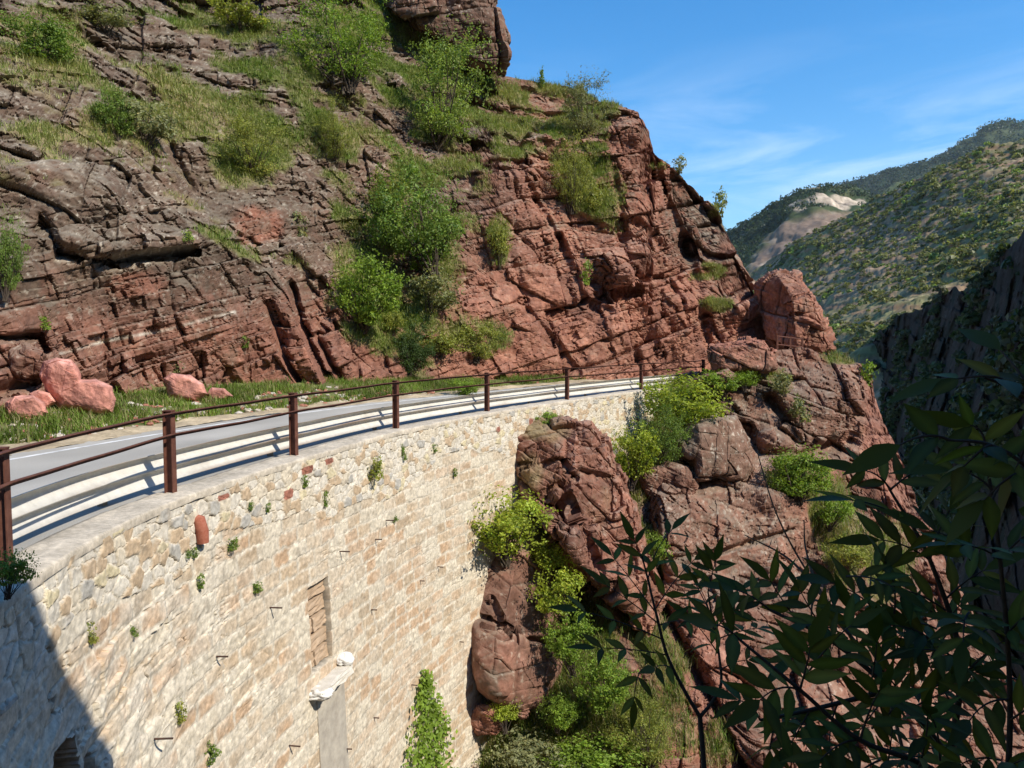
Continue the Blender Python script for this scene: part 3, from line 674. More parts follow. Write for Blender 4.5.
# blocked niche: stacked stones
def wall_box(name, parent, sa, sb, za, zb, oa, ob, mat, jitter=.0, seed=0):
    """a block on the wall between arc lengths sa..sb, heights za..zb, standing from oa to ob metres out of the face"""
    n = 7
    rg = np.random.default_rng(seed)
    su, zu = np.linspace(sa, sb, n), np.linspace(za, zb, n)
    S_, Z_ = np.meshgrid(su, zu)
    def pt(s_, z_, o_): return wall_p(s_, -(o_ + -z_ * .045), z_)
    fr = pt(S_, Z_, np.full(S_.shape, ob) + rg.normal(0, jitter, S_.shape))
    edge = [(0, j) for j in range(n)] + [(i, n - 1) for i in range(1, n)] + [(n - 1, j) for j in range(n - 2, -1, -1)] + [(i, 0) for i in range(n - 2, 0, -1)]
    fe = np.array([fr[i, j] for i, j in edge]); be = np.array([pt(S_[i, j], Z_[i, j], oa) for i, j in edge])
    Vv = np.vstack([fr.reshape(-1, 3), fe, be]); m = len(edge)
    i = np.arange(m); j = (i + 1) % m
    Fq = np.vstack([grid_faces(n, n), np.stack([n * n + i, n * n + m + i, n * n + m + j, n * n + j], -1)])
    o = mesh_np(name, Vv, Fq, mat, parent, smooth=False)
    return o
M_ST = mat_plain('niche_stone', (.40, .285, .19), .9, 0, (.47, .35, .245), .25, 4, .1)
hN = (zTop - zB) / 5
for k in range(5):
    za, zb = zB + k * hN + .028, zB + (k + 1) * hN - .028
    sm = sA + (sB - sA) * (.35 if k % 2 == 0 else 1.0)
    if k % 2 == 0 and k < 4:
        wall_box('niche_stone', wall, sA + .015, sm - .012, za, zb, -.32, -.105, M_ST, .012, 10 + k); wall_box('niche_stone', wall, sm + .012, sB + .05, za, zb, -.32, -.09, M_ST, .012, 30 + k)
    else:
        wall_box('niche_stone', wall, sA + .015, sB + .05, za, zb, -.32, -.095 - .02 * (k == 3), M_ST, .012, 10 + k)
# sill below it with lime crust on both ends, and the rendered chute under the sill
sC, zC = wall_hit(301, 694); sE, zE = wall_hit(337, 672)
zs = zB - .28
def lump(name, parent, P0, rad, mat, seed, squash=(1, 1, 1)):
    n = 22; th = np.linspace(0, np.pi, n); ph = np.linspace(0, 2 * np.pi, 2 * n, endpoint=False)
    D_ = np.stack([np.sin(th)[:, None] * np.cos(ph)[None], np.sin(th)[:, None] * np.sin(ph)[None], np.cos(th)[:, None] * np.ones_like(ph)[None]], -1)
    r = rad * (1 + .28 * fbm(D_ * 1.8 + seed, 3, seed) + .08 * fbm(D_ * 7, 3, seed + 1))
    return mesh_np(name, (np.array(P0) + D_ * np.array(squash) * r[..., None]).reshape(-1, 3), grid_faces(n, 2 * n, True), mat, parent)
sill = wall_box('niche_sill', wall, sA - .12, sB + .34, zs - .13, zs + .05, -.1, .24, M_SILL, .02, 50)
lump('lime_crust', wall, wall_p(sA - .02, -.30, zs - .05), .17, M_LIME, 71, (1.5, 1.0, .6)); lump('lime_crust', wall, wall_p(sB + .30, -.24, zs + .12), .15, M_LIME, 72, (1.3, 1.2, .75))
sH0, sH1 = wall_hit(307, 742)[0], wall_hit(335, 742)[0]
wall_box('chute', wall, sH0, sH1, -ZB, zs - .17, -.1, .022, M_CONC, .006, 60)
# clay drain pipe near the top
sP, zP = wall_hit(196, 531)
V_, F_ = tube([wall_p(sP, .06, zP + .17), wall_p(sP, -.05, zP + .15), wall_p(sP, -.09, zP), wall_p(sP, -.10, zP - .16)], [.07, .085, .085, .075], 14)
mesh_np('drain_pipe', V_, F_, M_CLAY, wall)

# iron rods
rods = [(143, 739, .24, 'rusty iron rod low on the wall, nearest to the shaded corner'), (278, 744, .20, 'rusty iron rod left of the grey chute at the bottom'), (209, 656, .18, 'iron rod in the wall left of the niche and lower than it'), (264, 607, .22, 'long iron rod in the wall just left of the niche'), (335, 551, .22, 'iron rod in the wall above and right of the niche'), (371, 539, .16, 'stubby dark rod in the wall under the pair of weeds'), (364, 609, .14, 'short iron rod right of the niche at its own height'), (362, 716, .13, 'short iron rod between the chute and the ivy'), (334, 747, .12, 'little iron rod right beside the grey chute'),
        (382, 520, .20, 'iron rod high on the wall, first in the middle of its length'), (432, 566, .16, 'iron rod in the wall left of the yellow green bush'), (414, 580, .12, 'tiny iron rod below the one left of the bush'), (401, 683, .16, 'iron rod just above the ivy on the wall'), (451, 640, .12, 'small iron rod in the wall close to the dark red rock')]
for (x, y, L_, lab) in rods:
    sr, zr = wall_hit(x, y)
    q = wall_p(sr, -(.0 - zr * .045), zr); qo = wall_p(sr, -(L_ - zr * .045), zr + .01) - q
    V_, F_ = tube([-qo * .3, qo * .5, qo], .0125, 7)
    V_ = np.vstack([V_, qo[None]]); 
    o = mesh_np('iron_rod', V_, F_, M_ROD); o.location = q
    tag(o, lab, 'iron rod', 'iron rods sticking out of the wall')

# ------------------------------------------------------------------ road, shoulder, verge
def strip(name, offs, zs_, mat, colr, n=700, sa=0.0, sb=None, nseed=600, noise=.0, namp=.2, nsc=1.5):
    ss = np.linspace(sa, WS[-1] if sb is None else sb, n)
    Pq = np.stack([wall_p(ss, o_, z_) for o_, z_ in zip(offs, zs_)], 0)
    Pq[..., 2] += noise * fbm(Pq * np.array([1.3, 1.3, 0]), 4, nseed)
    cq = np.asarray(colr) * (1 + namp * fbm(Pq * nsc, 4, nseed + 5))[..., None]
    return grid_mesh(name, Pq, mat, None, cq)
def road_tone():
    ss = np.linspace(0, WS[-1], 700); o_ = np.linspace(.5, 5.6, 24)
    t = .98 + .05 * np.cos((o_ - 3.9) * 2 * np.pi / 1.7)[:, None] + .10 * fbm(np.stack(np.broadcast_arrays(ss[None] * .35, o_[:, None] * 1.2, 0 * ss[None]), -1), 4, 660)
    pat = (fbm(np.stack(np.broadcast_arrays(ss[None] * .12, o_[:, None] * .35, 0 * ss[None]), -1), 2, 661) > .42)
    t = t * np.where(pat, .86, 1.0) * np.where(o_ < .9, .86, 1.0)[:, None]
    return np.array([.40, .375, .33]) * t[..., None]
road = strip('road', np.linspace(.50, 5.6, 24), np.full(24, .0), M_ROAD, road_tone(), namp=.12, nsc=.8); tag(road, kind='structure')
ln = strip('road_marking', [4.98, 5.12], [.004, .004], M_ROAD, np.broadcast_to([.66, .65, .62], (2, 700, 3)), namp=.35, nsc=6); tag(ln, kind='structure')
offs = np.concatenate([np.linspace(5.45, 6.5, 12), np.linspace(6.6, 13, 60)])
zv = np.interp(offs, [5.4, 5.5, 6.4, 8, 10, 13], [-.01, .02, .05, .25, .5, .9])
vcol = np.where((offs < 6.35)[:, None, None], np.array([.44, .35, .23]), np.array([.13, .14, .05]))
vcol = np.broadcast_to(vcol, (72, 700, 3))
verge = strip('verge', offs, zv, M_SOIL, vcol, noise=.05, namp=.35, nsc=2.0); tag(verge, kind='structure')
# grass of the verge
n = 13000
sg = rng.uniform(s_at_px(-60, 8), s_at_px(620, 7), n); og = 6.35 + 3.4 * rng.random(n) ** .9 + .2 * rng.normal(0, 1, n)
pg = wall_p(sg, og, np.interp(og, offs, zv))
keep = (fbm(pg * .9, 3, 620) > -.3) & (og > 6.25); pg = pg[keep]
gc = np.where(rng.random((len(pg), 1)) < .25, np.array([.30, .27, .12]), np.array([.15, .22, .035])) * (.9 + .4 * fbm(pg * .7, 2, 621))[:, None]
g = blades('verge_grass', pg, rng.uniform(.12, .38, len(pg)), .011, gc, rng, .8, 6)
tag(g, 'fresh green grass with dry stalks on the verge between road and cliff', 'grass', kind='stuff')
# loose stones on the verge
st = []
for k in range(420):
    a = rng.uniform(s_at_px(-40, 8), s_at_px(420, 7)); o_ = 6.1 + rng.random() * 2.6
    p = wall_p(a, o_, np.interp(o_, offs, zv) + .02); r_ = rng.uniform(.03, .11)
    th = np.linspace(0, np.pi, 5); ph = np.linspace(0, 2 * np.pi, 7, endpoint=False)
    D_ = np.stack([np.sin(th)[:, None] * np.cos(ph)[None], np.sin(th)[:, None] * np.sin(ph)[None], np.cos(th)[:, None] * np.ones_like(ph)[None]], -1)
    D_ = D_ * (r_ * rng.uniform(.7, 1.3, (5, 7, 1))) * [1.2, 1, .6]
    cst = [np.array([.52, .47, .40]), np.array([.35, .16, .11]), np.array([.42, .36, .28])][int(rng.integers(3))]
    st.append((p + D_.reshape(-1, 3), grid_faces(5, 7, True), np.broadcast_to(cst, (35, 3))))
V_, F_, C_ = merge(st)
tag(mesh_np('verge_gravel', V_, F_, M_SOIL, None, C_, False), 'scattered pale and red stones lying in the verge grass', 'gravel', kind='stuff')

# ------------------------------------------------------------------ rusty railing and crash barrier
RO = .26
rail = empty('railing', wall_p(s_at_px(171, RO), RO, .06), 'rusty brown steel railing with posts along the top of the stone wall', 'railing')
def sub(name, V_, F_, mat, root, smooth=False):
    o = mesh_np(name, V_ - np.array(root.location), F_, mat, root, smooth=smooth); return o
def prof_sweep(ss, prof, closed=True):
    Pq = np.stack([wall_p(ss, o_, z_) for o_, z_ in prof], 1)
    return Pq.reshape(-1, 3), grid_faces(len(ss), len(prof), closed)
post_px = [4, 171, 294, 396, 487, 567, 641, 703]
post_s = [float(s_at_px(q, RO)) for q in post_px]
post_s = [post_s[0] - 4.3, post_s[0]] + post_s[1:]
H = 1.16
for k, sp in enumerate(post_s):
    hh = .062; fl = .012
    ax = [(0, -hh), (0, hh)]
    parts = []
    q = wall_xy(sp, RO); t_ = wall_xy(sp + .1, RO) - wall_xy(sp - .1, RO); t_ = t_ / np.hypot(*t_); nn_ = np.array([-t_[1], t_[0]])
    def obox(u0, u1, v0, v1, z0, z1):
        v, f = box((u0 + u1) / 2, (v0 + v1) / 2, (z0 + z1) / 2, u1 - u0, v1 - v0, z1 - z0)
        xy = q + v[:, :1] * t_ + v[:, 1:2] * nn_
        return np.concatenate([xy, v[:, 2:]], 1), f
    parts = [obox(-.048, .048, -hh, -hh + fl, .0, H), obox(-.048, .048, hh - fl, hh, .0, H), obox(-.006, .006, -hh + fl, hh - fl, .0, H - .001), obox(-.051, .051, -hh - .003, hh + .003, H, H + .012)]
    V_, F_, _ = merge(parts)
    po = sub('post', V_, F_, M_RUST, rail)
ss = np.linspace(post_s[0], post_s[-1], 260)
wob = .008 * np.sin(ss * 1.9) + .004 * np.sin(ss * 4.3)
def rail_sweep(name, z0, hgt, dep, off, sag=0.0, seed=0):
    fr_ = np.interp(ss, post_s, np.arange(len(post_s))); f_ = fr_ - np.floor(fr_); amp_ = hsh(np.floor(fr_), np.int64(seed))
    dz = -sag * amp_ * 4 * f_ * (1 - f_)
    prof = [(off, 0), (off - .008, 0), (off - .008, hgt), (off - dep, hgt), (off - dep, hgt + .009), (off, hgt + .009)]
    Pq = np.stack([wall_p(ss, o_, z0 + z_ + dz + wob * .5) for o_, z_ in prof], 1)
    sub(name, Pq.reshape(-1, 3), grid_faces(len(ss), len(prof), True), M_RUST, rail)
rail_sweep('top_rail', H - .06, .036, .05, RO - .07, .01, 3)
rail_sweep('middle_rail', .82, .036, .045, RO - .07, .05, 4)
# crash barrier: two bulged beams seen from behind
M_BEAM = mat_tone('weathered_zinc', .6, .15, 8, .12, .35, .004)
M_BPOST = mat_plain('barrier_post_steel', (.22, .20, .17), .7, .2, (.30, .27, .23), .2, 8)
BO = .66
bar = empty('crash_barrier', wall_p(s_at_px(171, BO), BO, .0), 'pale galvanised crash barrier with two bulged beams beside the road', 'barrier')
ss = np.linspace(0.6, s_at_px(693, BO), 420)
dep = .10
zp = [.10, .11, .16, .21, .27, .292, .31, .323, .372, .426, .49, .51, .525, .53]
op = [.0, .0, .045, dep * .95, dep, .02, .0, .0, .055, dep, dep, .02, .0, 0]
prof = [(BO + o_, z_) for o_, z_ in zip(op, zp)]; prof = prof + [(o_ + .006, z_ + (.002 if k else -.002)) for k, (o_, z_) in reversed(list(enumerate(prof)))]
V_, F_ = prof_sweep(ss, prof)
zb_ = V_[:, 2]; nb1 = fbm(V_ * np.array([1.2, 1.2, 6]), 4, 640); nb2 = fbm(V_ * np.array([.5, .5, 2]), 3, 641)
rust_shade = np.maximum.reduce([np.exp(-((zb_ - zz_) / wd_) ** 2) * k_ for zz_, wd_, k_ in [(.53, .016, 1.0), (.31, .028, .75), (.10, .018, .8), (.27, .02, .4)]])  # rust bands; the dark top one also puts recess shade into the colour
cb_ = lerp(np.broadcast_to([.58, .56, .51], V_.shape), np.array([.20, .115, .065]), np.clip(rust_shade * (.55 + 1.0 * nb2) + .35 * np.clip(nb1 - .35, 0, 1), 0, .92))
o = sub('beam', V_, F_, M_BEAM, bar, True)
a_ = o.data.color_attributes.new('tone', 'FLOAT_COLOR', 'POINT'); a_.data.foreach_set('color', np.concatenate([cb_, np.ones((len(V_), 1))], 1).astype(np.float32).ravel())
M_EDGE = mat_plain('rust_stained_zinc', (.30, .17, .09), .8, 0, (.45, .38, .30), .2, 6, .2)
for sp in np.arange(1.5, s_at_px(690, BO), 4.0):
    q = wall_xy(sp, BO + .20); v, f = box(0, 0, .12, .08, .10, .60)
    v = v + np.array([q[0], q[1], 0]); sub('barrier_post', v, f, M_BPOST, bar)
# short railing beyond the rock
r2 = empty('short_railing', at(790, 355, 36.5), 'short rusty railing behind the flat topped rock at the gorge edge', 'railing')
a_, b_ = at(777, 356, 35.5), at(802, 358, 37.5)
for t in (0, .5, 1.0):
    p = a_ + (b_ - a_) * t; v, f = box(p[0], p[1], p[2] + .25, .09, .09, 1.5); sub('post', v, f, M_RUST, r2)
for h_ in (.95, .55):
    V_, F_ = tube([a_ + [0, 0, h_], b_ + [0, 0, h_]], .035, 6); sub('rail', V_, F_, M_RUST, r2)

# ------------------------------------------------------------------ hillside, gorge, far hills
def sheet(name, ctrl, rim, base, x0, x1, nx, ny, seed, scale, amp, colfun, back=120, drop=0, jag=0.0):
    Df = rbf(ctrl); pxq = np.linspace(x0, x1, nx); rim0 = rim; q3 = lambda x: np.stack([np.asarray(x, float), 0 * x, 0 * x], -1); rim = (lambda x: rim0(x) + jag * (4 * fbm(q3(x) / 22, 3, seed + 40) + 2.5 * fbm(q3(x) / 5, 2, seed + 41))); vq = np.linspace(0, 1, ny)
    PYq = base(pxq)[None] + (rim(pxq) - base(pxq))[None] * vq[:, None]; PXq = np.broadcast_to(pxq, PYq.shape)
    Pq = at(PXq, PYq, np.maximum(Df(PXq, PYq), 40))
    ry = unit((Pq[-1] - EYE) * [1, 1, 0]); bk = np.linspace(0, 1, 10)[1:, None, None]
    Pq = np.concatenate([Pq, Pq[-1][None] + ry[None] * back * bk - np.array([0, 0, 1]) * (drop * bk ** 1.5)])
    PXq = np.concatenate([PXq, np.broadcast_to(pxq, (9, nx))]); PYq = np.concatenate([PYq, np.broadcast_to(PYq[-1], (9, nx))])
    Nq = normals(Pq)
    if Nq[ny // 2, :, 2].mean() < 0: Nq = -Nq
    Pq, cq, aux = colfun(Pq, Nq, PXq, PYq)
    o = grid_mesh(name, Pq, M_ROCKF if scale > 3 else M_ROCK, None, cq)
    tag(o, kind='structure')
    return Pq, PXq, PYq, aux

def hill_col(Pq, Nq, X, Y):
    Pq = Pq + Nq * (fbm(Pq / 40, 4, 701) * 4 + fbm(Pq / 9, 3, 702) * .9 + fbm(Pq / 2.6, 4, 707) * .75)[..., None]
    n1 = fbm(Pq / 30, 4, 703); n2 = fbm(Pq / 7, 4, 704)
    terr = np.sin(Pq[..., 2] * 1.1 + 2.0 * fbm(Pq / 25, 3, 705))
    c = lerp(np.broadcast_to([.27, .19, .12], Pq.shape), np.array([.17, .165, .075]), np.clip(.50 + n1 * .8 + .5 * n2, 0, 1))
    c = lerp(c, np.array([.24, .125, .085]), np.clip(terr * .8 - .2 + n2, 0, .6))
    c = c * (1 + .45 * fbm(Pq / 2.2, 3, 706))[..., None]
    return Pq, c, None
hP, hX, hY, _ = sheet('hillside', [(720, 320, 520), (750, 275, 620), (860, 210, 520), (950, 165, 450), (1024, 140, 420), (1100, 120, 400), (760, 340, 330), (860, 348, 222), (900, 318, 235), (960, 290, 240), (1024, 235, 250), (1120, 190, 260), (950, 230, 340), (850, 400, 200), (1000, 400, 190), (1120, 330, 190), (800, 400, 260), (700, 400, 420)],
    interp([(690, 300), (750, 272), (800, 243), (850, 216), (875, 200), (905, 184), (940, 166), (985, 152), (1024, 140), (1120, 112)]), interp([(690, 420), (860, 420), (1120, 330)]), 690, 1120, 420, 300, 1, 5, 1, hill_col, 200, -10, .25)

def gorge_col(Pq, Nq, X, Y):
    b1, t1, k1 = blocks(Pq, (-.1, -.1, 1), (.3, 1, .3), 3.6, 26, 3.4, 1.6, 721); b2, t2, k2 = blocks(Pq, (-.1, -.1, 1), (.3, 1, .3), 1.4, 12, 1.3, .6, 731)
    Pq = Pq + unit(EYE - Pq) * (b1 + b2 + fbm(Pq / 7, 5, 741) * 3.0)[..., None] * (.4 + Pq[..., 1:2] / 160)
    c = rock_colour(Pq / 1.5, Nq, .6 * t1 + .4 * t2, np.maximum(k1, k2), np.full(X.shape, .6), np.full(X.shape, .35), 745, 0)
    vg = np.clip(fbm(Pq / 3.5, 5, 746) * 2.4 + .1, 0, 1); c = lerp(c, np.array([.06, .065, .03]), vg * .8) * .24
    return Pq, c, None
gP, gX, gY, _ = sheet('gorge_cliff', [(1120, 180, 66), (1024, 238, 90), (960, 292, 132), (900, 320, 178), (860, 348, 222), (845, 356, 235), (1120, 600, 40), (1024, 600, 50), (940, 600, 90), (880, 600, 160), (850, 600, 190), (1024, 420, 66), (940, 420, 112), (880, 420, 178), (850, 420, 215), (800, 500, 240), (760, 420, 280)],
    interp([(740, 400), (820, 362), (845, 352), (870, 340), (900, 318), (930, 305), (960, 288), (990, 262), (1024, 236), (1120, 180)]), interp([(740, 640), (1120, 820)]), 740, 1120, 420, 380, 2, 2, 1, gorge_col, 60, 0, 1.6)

def far_col(Pq, Nq, X, Y):
    Pq = Pq + Nq * (fbm(Pq / 160, 4, 761) * 14 + fbm(Pq / 25, 3, 762) * 5)[..., None]
    n2 = fbm(Pq / 45, 4, 763)
    c = lerp(np.broadcast_to([.035, .055, .025], Pq.shape), np.array([.075, .085, .035]), np.clip(.3 + n2, 0, 1))
    bare = np.clip(blob(X, Y, [(812, 234, 48, 13, 1, -14), (775, 254, 30, 9, .9, -25)]) * 1.5 - .2 + .4 * n2, 0, 1)
    c = lerp(c, np.array([.23, .155, .115]), bare * .85)
    rockb = np.clip(blob(X, Y, [(838, 206, 28, 8), (800, 214, 12, 5, .9), (818, 209, 12, 5, .9)]) * 1.6 - .35 + .9 * fbm(Pq / 18, 3, 764), 0, 1)
    c = lerp(c, np.array([.40, .32, .24]) * (1 + .6 * fbm(Pq / np.array([9, 9, 30]), 3, 765))[..., None], rockb)
    return Pq, c, None
fP, fX, fY, _ = sheet('forested_hill', [(680, 260, 1500), (735, 228, 1350), (790, 196, 1250), (825, 186, 1250), (875, 205, 1250), (930, 230, 1200), (735, 290, 900), (790, 260, 950), (860, 250, 950), (930, 260, 900)],
    interp([(660, 262), (735, 227), (760, 211), (790, 195), (810, 189), (826, 184), (845, 186), (860, 192), (880, 206), (940, 240)]), interp([(660, 330), (940, 300)]), 660, 940, 400, 200, 3, 6, 1, far_col, 500, 60)
def mtn_col(Pq, Nq, X, Y):
    Pq = Pq + Nq * (fbm(Pq / 300, 4, 781) * 30 + fbm(Pq / 45, 3, 782) * 9)[..., None]
    n2 = fbm(Pq / 90, 4, 783)
    c = lerp(np.broadcast_to([.03, .048, .025], Pq.shape), np.array([.06, .072, .035]), np.clip(.3 + n2, 0, 1))
    c = lerp(c, np.array([.09, .11, .045]), np.clip(blob(X, Y, [(900, 200, 60, 14, 1, -15)]) + .3 * n2, 0, .8))
    c = lerp(c, np.array([.22, .20, .16]), np.clip(blob(X, Y, [(998, 140, 3, 4)]) * 1.5 + .5 * n2 - .5, 0, .7))
    return Pq, c, None
mP, mX, mY, _ = sheet('far_mountain', [(820, 195, 3200), (900, 172, 3000), (985, 126, 3000), (1060, 118, 3000), (1140, 130, 3000), (860, 230, 1900), (950, 220, 1800), (1060, 220, 1800), (1140, 220, 1800)],
    interp([(800, 205), (840, 189), (870, 181), (900, 172), (930, 160), (955, 147), (975, 133), (990, 123), (1003, 119), (1030, 119), (1060, 112), (1140, 130)]), interp([(800, 250), (1140, 250)]), 800, 1140, 400, 160, 4, 6, 1, mtn_col, 1500, 200)

# bushes over the hillside: too many to count, one mass
def bush_mass(name, Pts, siz, colr, per, rng, mat):
    n = len(Pts); c = np.repeat(Pts, per, 0); sr = np.repeat(siz, per)
    dv = unit(rng.normal(0, 1, (n * per, 3))) * np.array([1, 1, .8]); dv[:, 2] = np.abs(dv[:, 2]) * 1.1 - .1
    rr = rng.uniform(.55, 1, n * per)
    c = c + dv * (sr * rr)[:, None] * .5
    cl = np.repeat(colr, per, 0) * rng.uniform(.7, 1.3, (n * per, 1))
    V_, T_, C_ = leaves(rng, c, dv, 1.0, cl, .8)
    ctr = np.repeat(c, 4, 0); V_ = ctr + (V_ - ctr) * np.repeat(sr * .30, 4)[:, None]
    return mesh_np(name, V_, T_, mat, None, C_)
def scatter(Pq, X, Y, n, mask, rng):
    idx = np.flatnonzero(mask.ravel()); k = Pq[..., 1].ravel()[idx] ** 1.6; return rng.choice(idx, n, p=k / k.sum())
dens = fbm(hP / 35, 3, 801)
ix = scatter(hP, hX, hY, 4700, (hX > 735) & (dens + .25 * np.clip((250 - hY) / 60, -1, 1) > -.25) & (hY < 400), rng)
hp = hP.reshape(-1, 3)[ix]; sz = rng.gamma(3, .62, len(ix)) + 1.0
kk = rng.random((len(ix), 1)); hc = np.where(kk < .45, np.array([.135, .14, .055]), np.where(kk < .85, np.array([.18, .185, .065]), np.array([.19, .25, .06])))
tag(bush_mass('hillside_bushes', hp, sz, hc, 40, rng, M_LEAF), 'countless green bushes spread over the sunlit hillside across the gorge', 'bushes', kind='stuff')
ix = scatter(gP, gX, gY, 1700, (gX > 845) & (fbm(gP / 9, 3, 811) > .1) & (gY < 560), rng)
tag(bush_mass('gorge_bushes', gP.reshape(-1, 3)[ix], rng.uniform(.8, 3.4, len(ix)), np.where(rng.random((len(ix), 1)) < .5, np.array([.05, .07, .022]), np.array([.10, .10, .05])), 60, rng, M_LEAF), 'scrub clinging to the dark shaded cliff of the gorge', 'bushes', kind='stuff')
# forest on the far hills
ix = scatter(fP, fX, fY, 5000, (fX > 725) & (blob(fX, fY, [(815, 238, 55, 20, 1, -14), (770, 262, 30, 12, 1, -25), (840, 206, 26, 9)]) < .25), rng)
tag(bush_mass('far_forest', fP.reshape(-1, 3)[ix] + [0, 0, 2], rng.uniform(6, 13, len(ix)), np.array([.035, .055, .025]) * rng.uniform(.7, 1.5, (len(ix), 1)), 9, rng, M_LEAF), 'dark pine forest covering the distant hill', 'forest', kind='stuff')

ix = scatter(mP, mX, mY, 6500, (mX > 825) & (mY < 235), rng)
tag(bush_mass('mountain_forest', mP.reshape(-1, 3)[ix] + [0, 0, 4], rng.uniform(14, 30, len(ix)), np.array([.032, .05, .026]) * rng.uniform(.6, 1.6, (len(ix), 1)), 7, rng, M_LEAF), 'dark forest on the farthest mountain', 'forest', kind='stuff')
# ------------------------------------------------------------------ ground under everything, and an unseen rock added for its shade
gr = mesh_np('ground', np.array([(-9000, -3000, -90), (9000, -3000, -90), (9000, 9000, -90), (-9000, 9000, -90)], float), np.array([[0, 1, 2, 3]]), M_SOIL, None, np.full((4, 3), .10))
tag(gr, kind='structure')
# unseen rock added beside and behind the viewer to shade near wall and saplings
th = np.linspace(0, 2 * np.pi, 260, endpoint=False); hz = np.linspace(-14, 1, 140)
cx_, cy_ = 8.6, -4.2
zt = 9.45
HT = np.linspace(0, 1, 170)
foot = np.stack([cx_ + 7.2 * np.sign(np.cos(th)) * np.abs(np.cos(th)) ** .16, cy_ + 5.5 * np.sign(np.sin(th)) * np.abs(np.sin(th)) ** .16], -1)
rad_ = np.minimum(1, (1 - np.clip((HT - .93) / .07, 0, 1) ** 2) ** .5)
zz_ = -14 + (zt + 14) * np.minimum(HT / .97, 1)
Po = np.stack([np.concatenate([(foot - [cx_, cy_]) * r_ + [cx_, cy_], np.full((260, 1), z_)], 1) for r_, z_ in zip(rad_, zz_)])
No = unit((Po - np.array([cx_, cy_, 0])) * [1, 1, 0] + np.array([0, 0, .01]))
b1, t1, c1 = blocks(Po, BED, JNT, 1.6, 2.4, .4, .2, 901)
Po = Po + No * (b1 * .5 + .12 * fbm(Po, 4, 902) - .1)[..., None]
oc = rock_colour(Po, No, t1, c1, np.full(t1.shape, .4), np.full(t1.shape, .6), 905, .1)
o = mesh_np('added_shade_rock', Po.reshape(-1, 3), grid_faces(len(HT), 260, True)[:, ::-1], M_ROCK, None, oc.reshape(-1, 3)); tag(o, kind='structure')

# earth bank the viewer and the saplings stand on
bxx = np.linspace(-1.1, 9, 160); byy = np.linspace(-3, 5.2, 150)
BX, BY = np.meshgrid(bxx, byy)
BZ = np.interp(BY, [-3, 0, 1.5, 2.6, 3.2, 3.8, 4.5, 5.2], [.55, .5, .42, .2, -.25, -1.6, -5, -12]) - 3.5 * np.clip(-.55 - BX, 0, 1) ** 1.5
BP = np.stack([BX, BY, BZ], -1); BP[..., 2] += .10 * fbm(BP * 1.3, 4, 971) - .05
bcol = lerp(np.broadcast_to([.13, .085, .06], BP.shape), np.array([.09, .10, .04]), np.clip(.5 + fbm(BP * 1.1, 4, 972), 0, 1))
tag(grid_mesh('earth_bank', BP, M_SOIL, None, bcol), kind='structure')
# unseen slope added behind and right of the viewer to cut sky light
azm = np.linspace(R(62), R(262), 220); rr_ = np.linspace(0, 1, 120)
Rg = 26 + 190 * rr_[:, None] ** 1.3 + 6 * np.sin(azm * 5)[None]
prof_z = -26 + 1.02 * (Rg - 26) * np.interp(azm, [R(62), R(85), R(120), R(150), R(200), R(262)], [.55, .85, .80, .78, .85, .75])[None]
Pb_ = np.stack([np.sin(azm)[None] * Rg + 4, np.cos(azm)[None] * Rg - 6, np.broadcast_to(prof_z, Rg.shape)], -1)
Pb_ = Pb_ + (fbm(Pb_ / 14, 4, 951) * 3 + fbm(Pb_ / 3.5, 4, 952) * .9)[..., None] * np.array([.2, .2, 1])
nb_ = normals(Pb_); nb_ = np.where(nb_[..., 2:3] < 0, -nb_, nb_)
cb_ = rock_colour(Pb_ / 2, nb_, np.full(Rg.shape, .5), np.zeros(Rg.shape), np.full(Rg.shape, .5), np.full(Rg.shape, .5), 955)
cb_ = lerp(cb_, np.array([.08, .10, .035]), np.clip(.5 + fbm(Pb_ / 8, 4, 956) * 1.3, 0, .95))
tag(grid_mesh('added_shade_slope', Pb_, M_ROCKF, None, cb_), kind='structure')

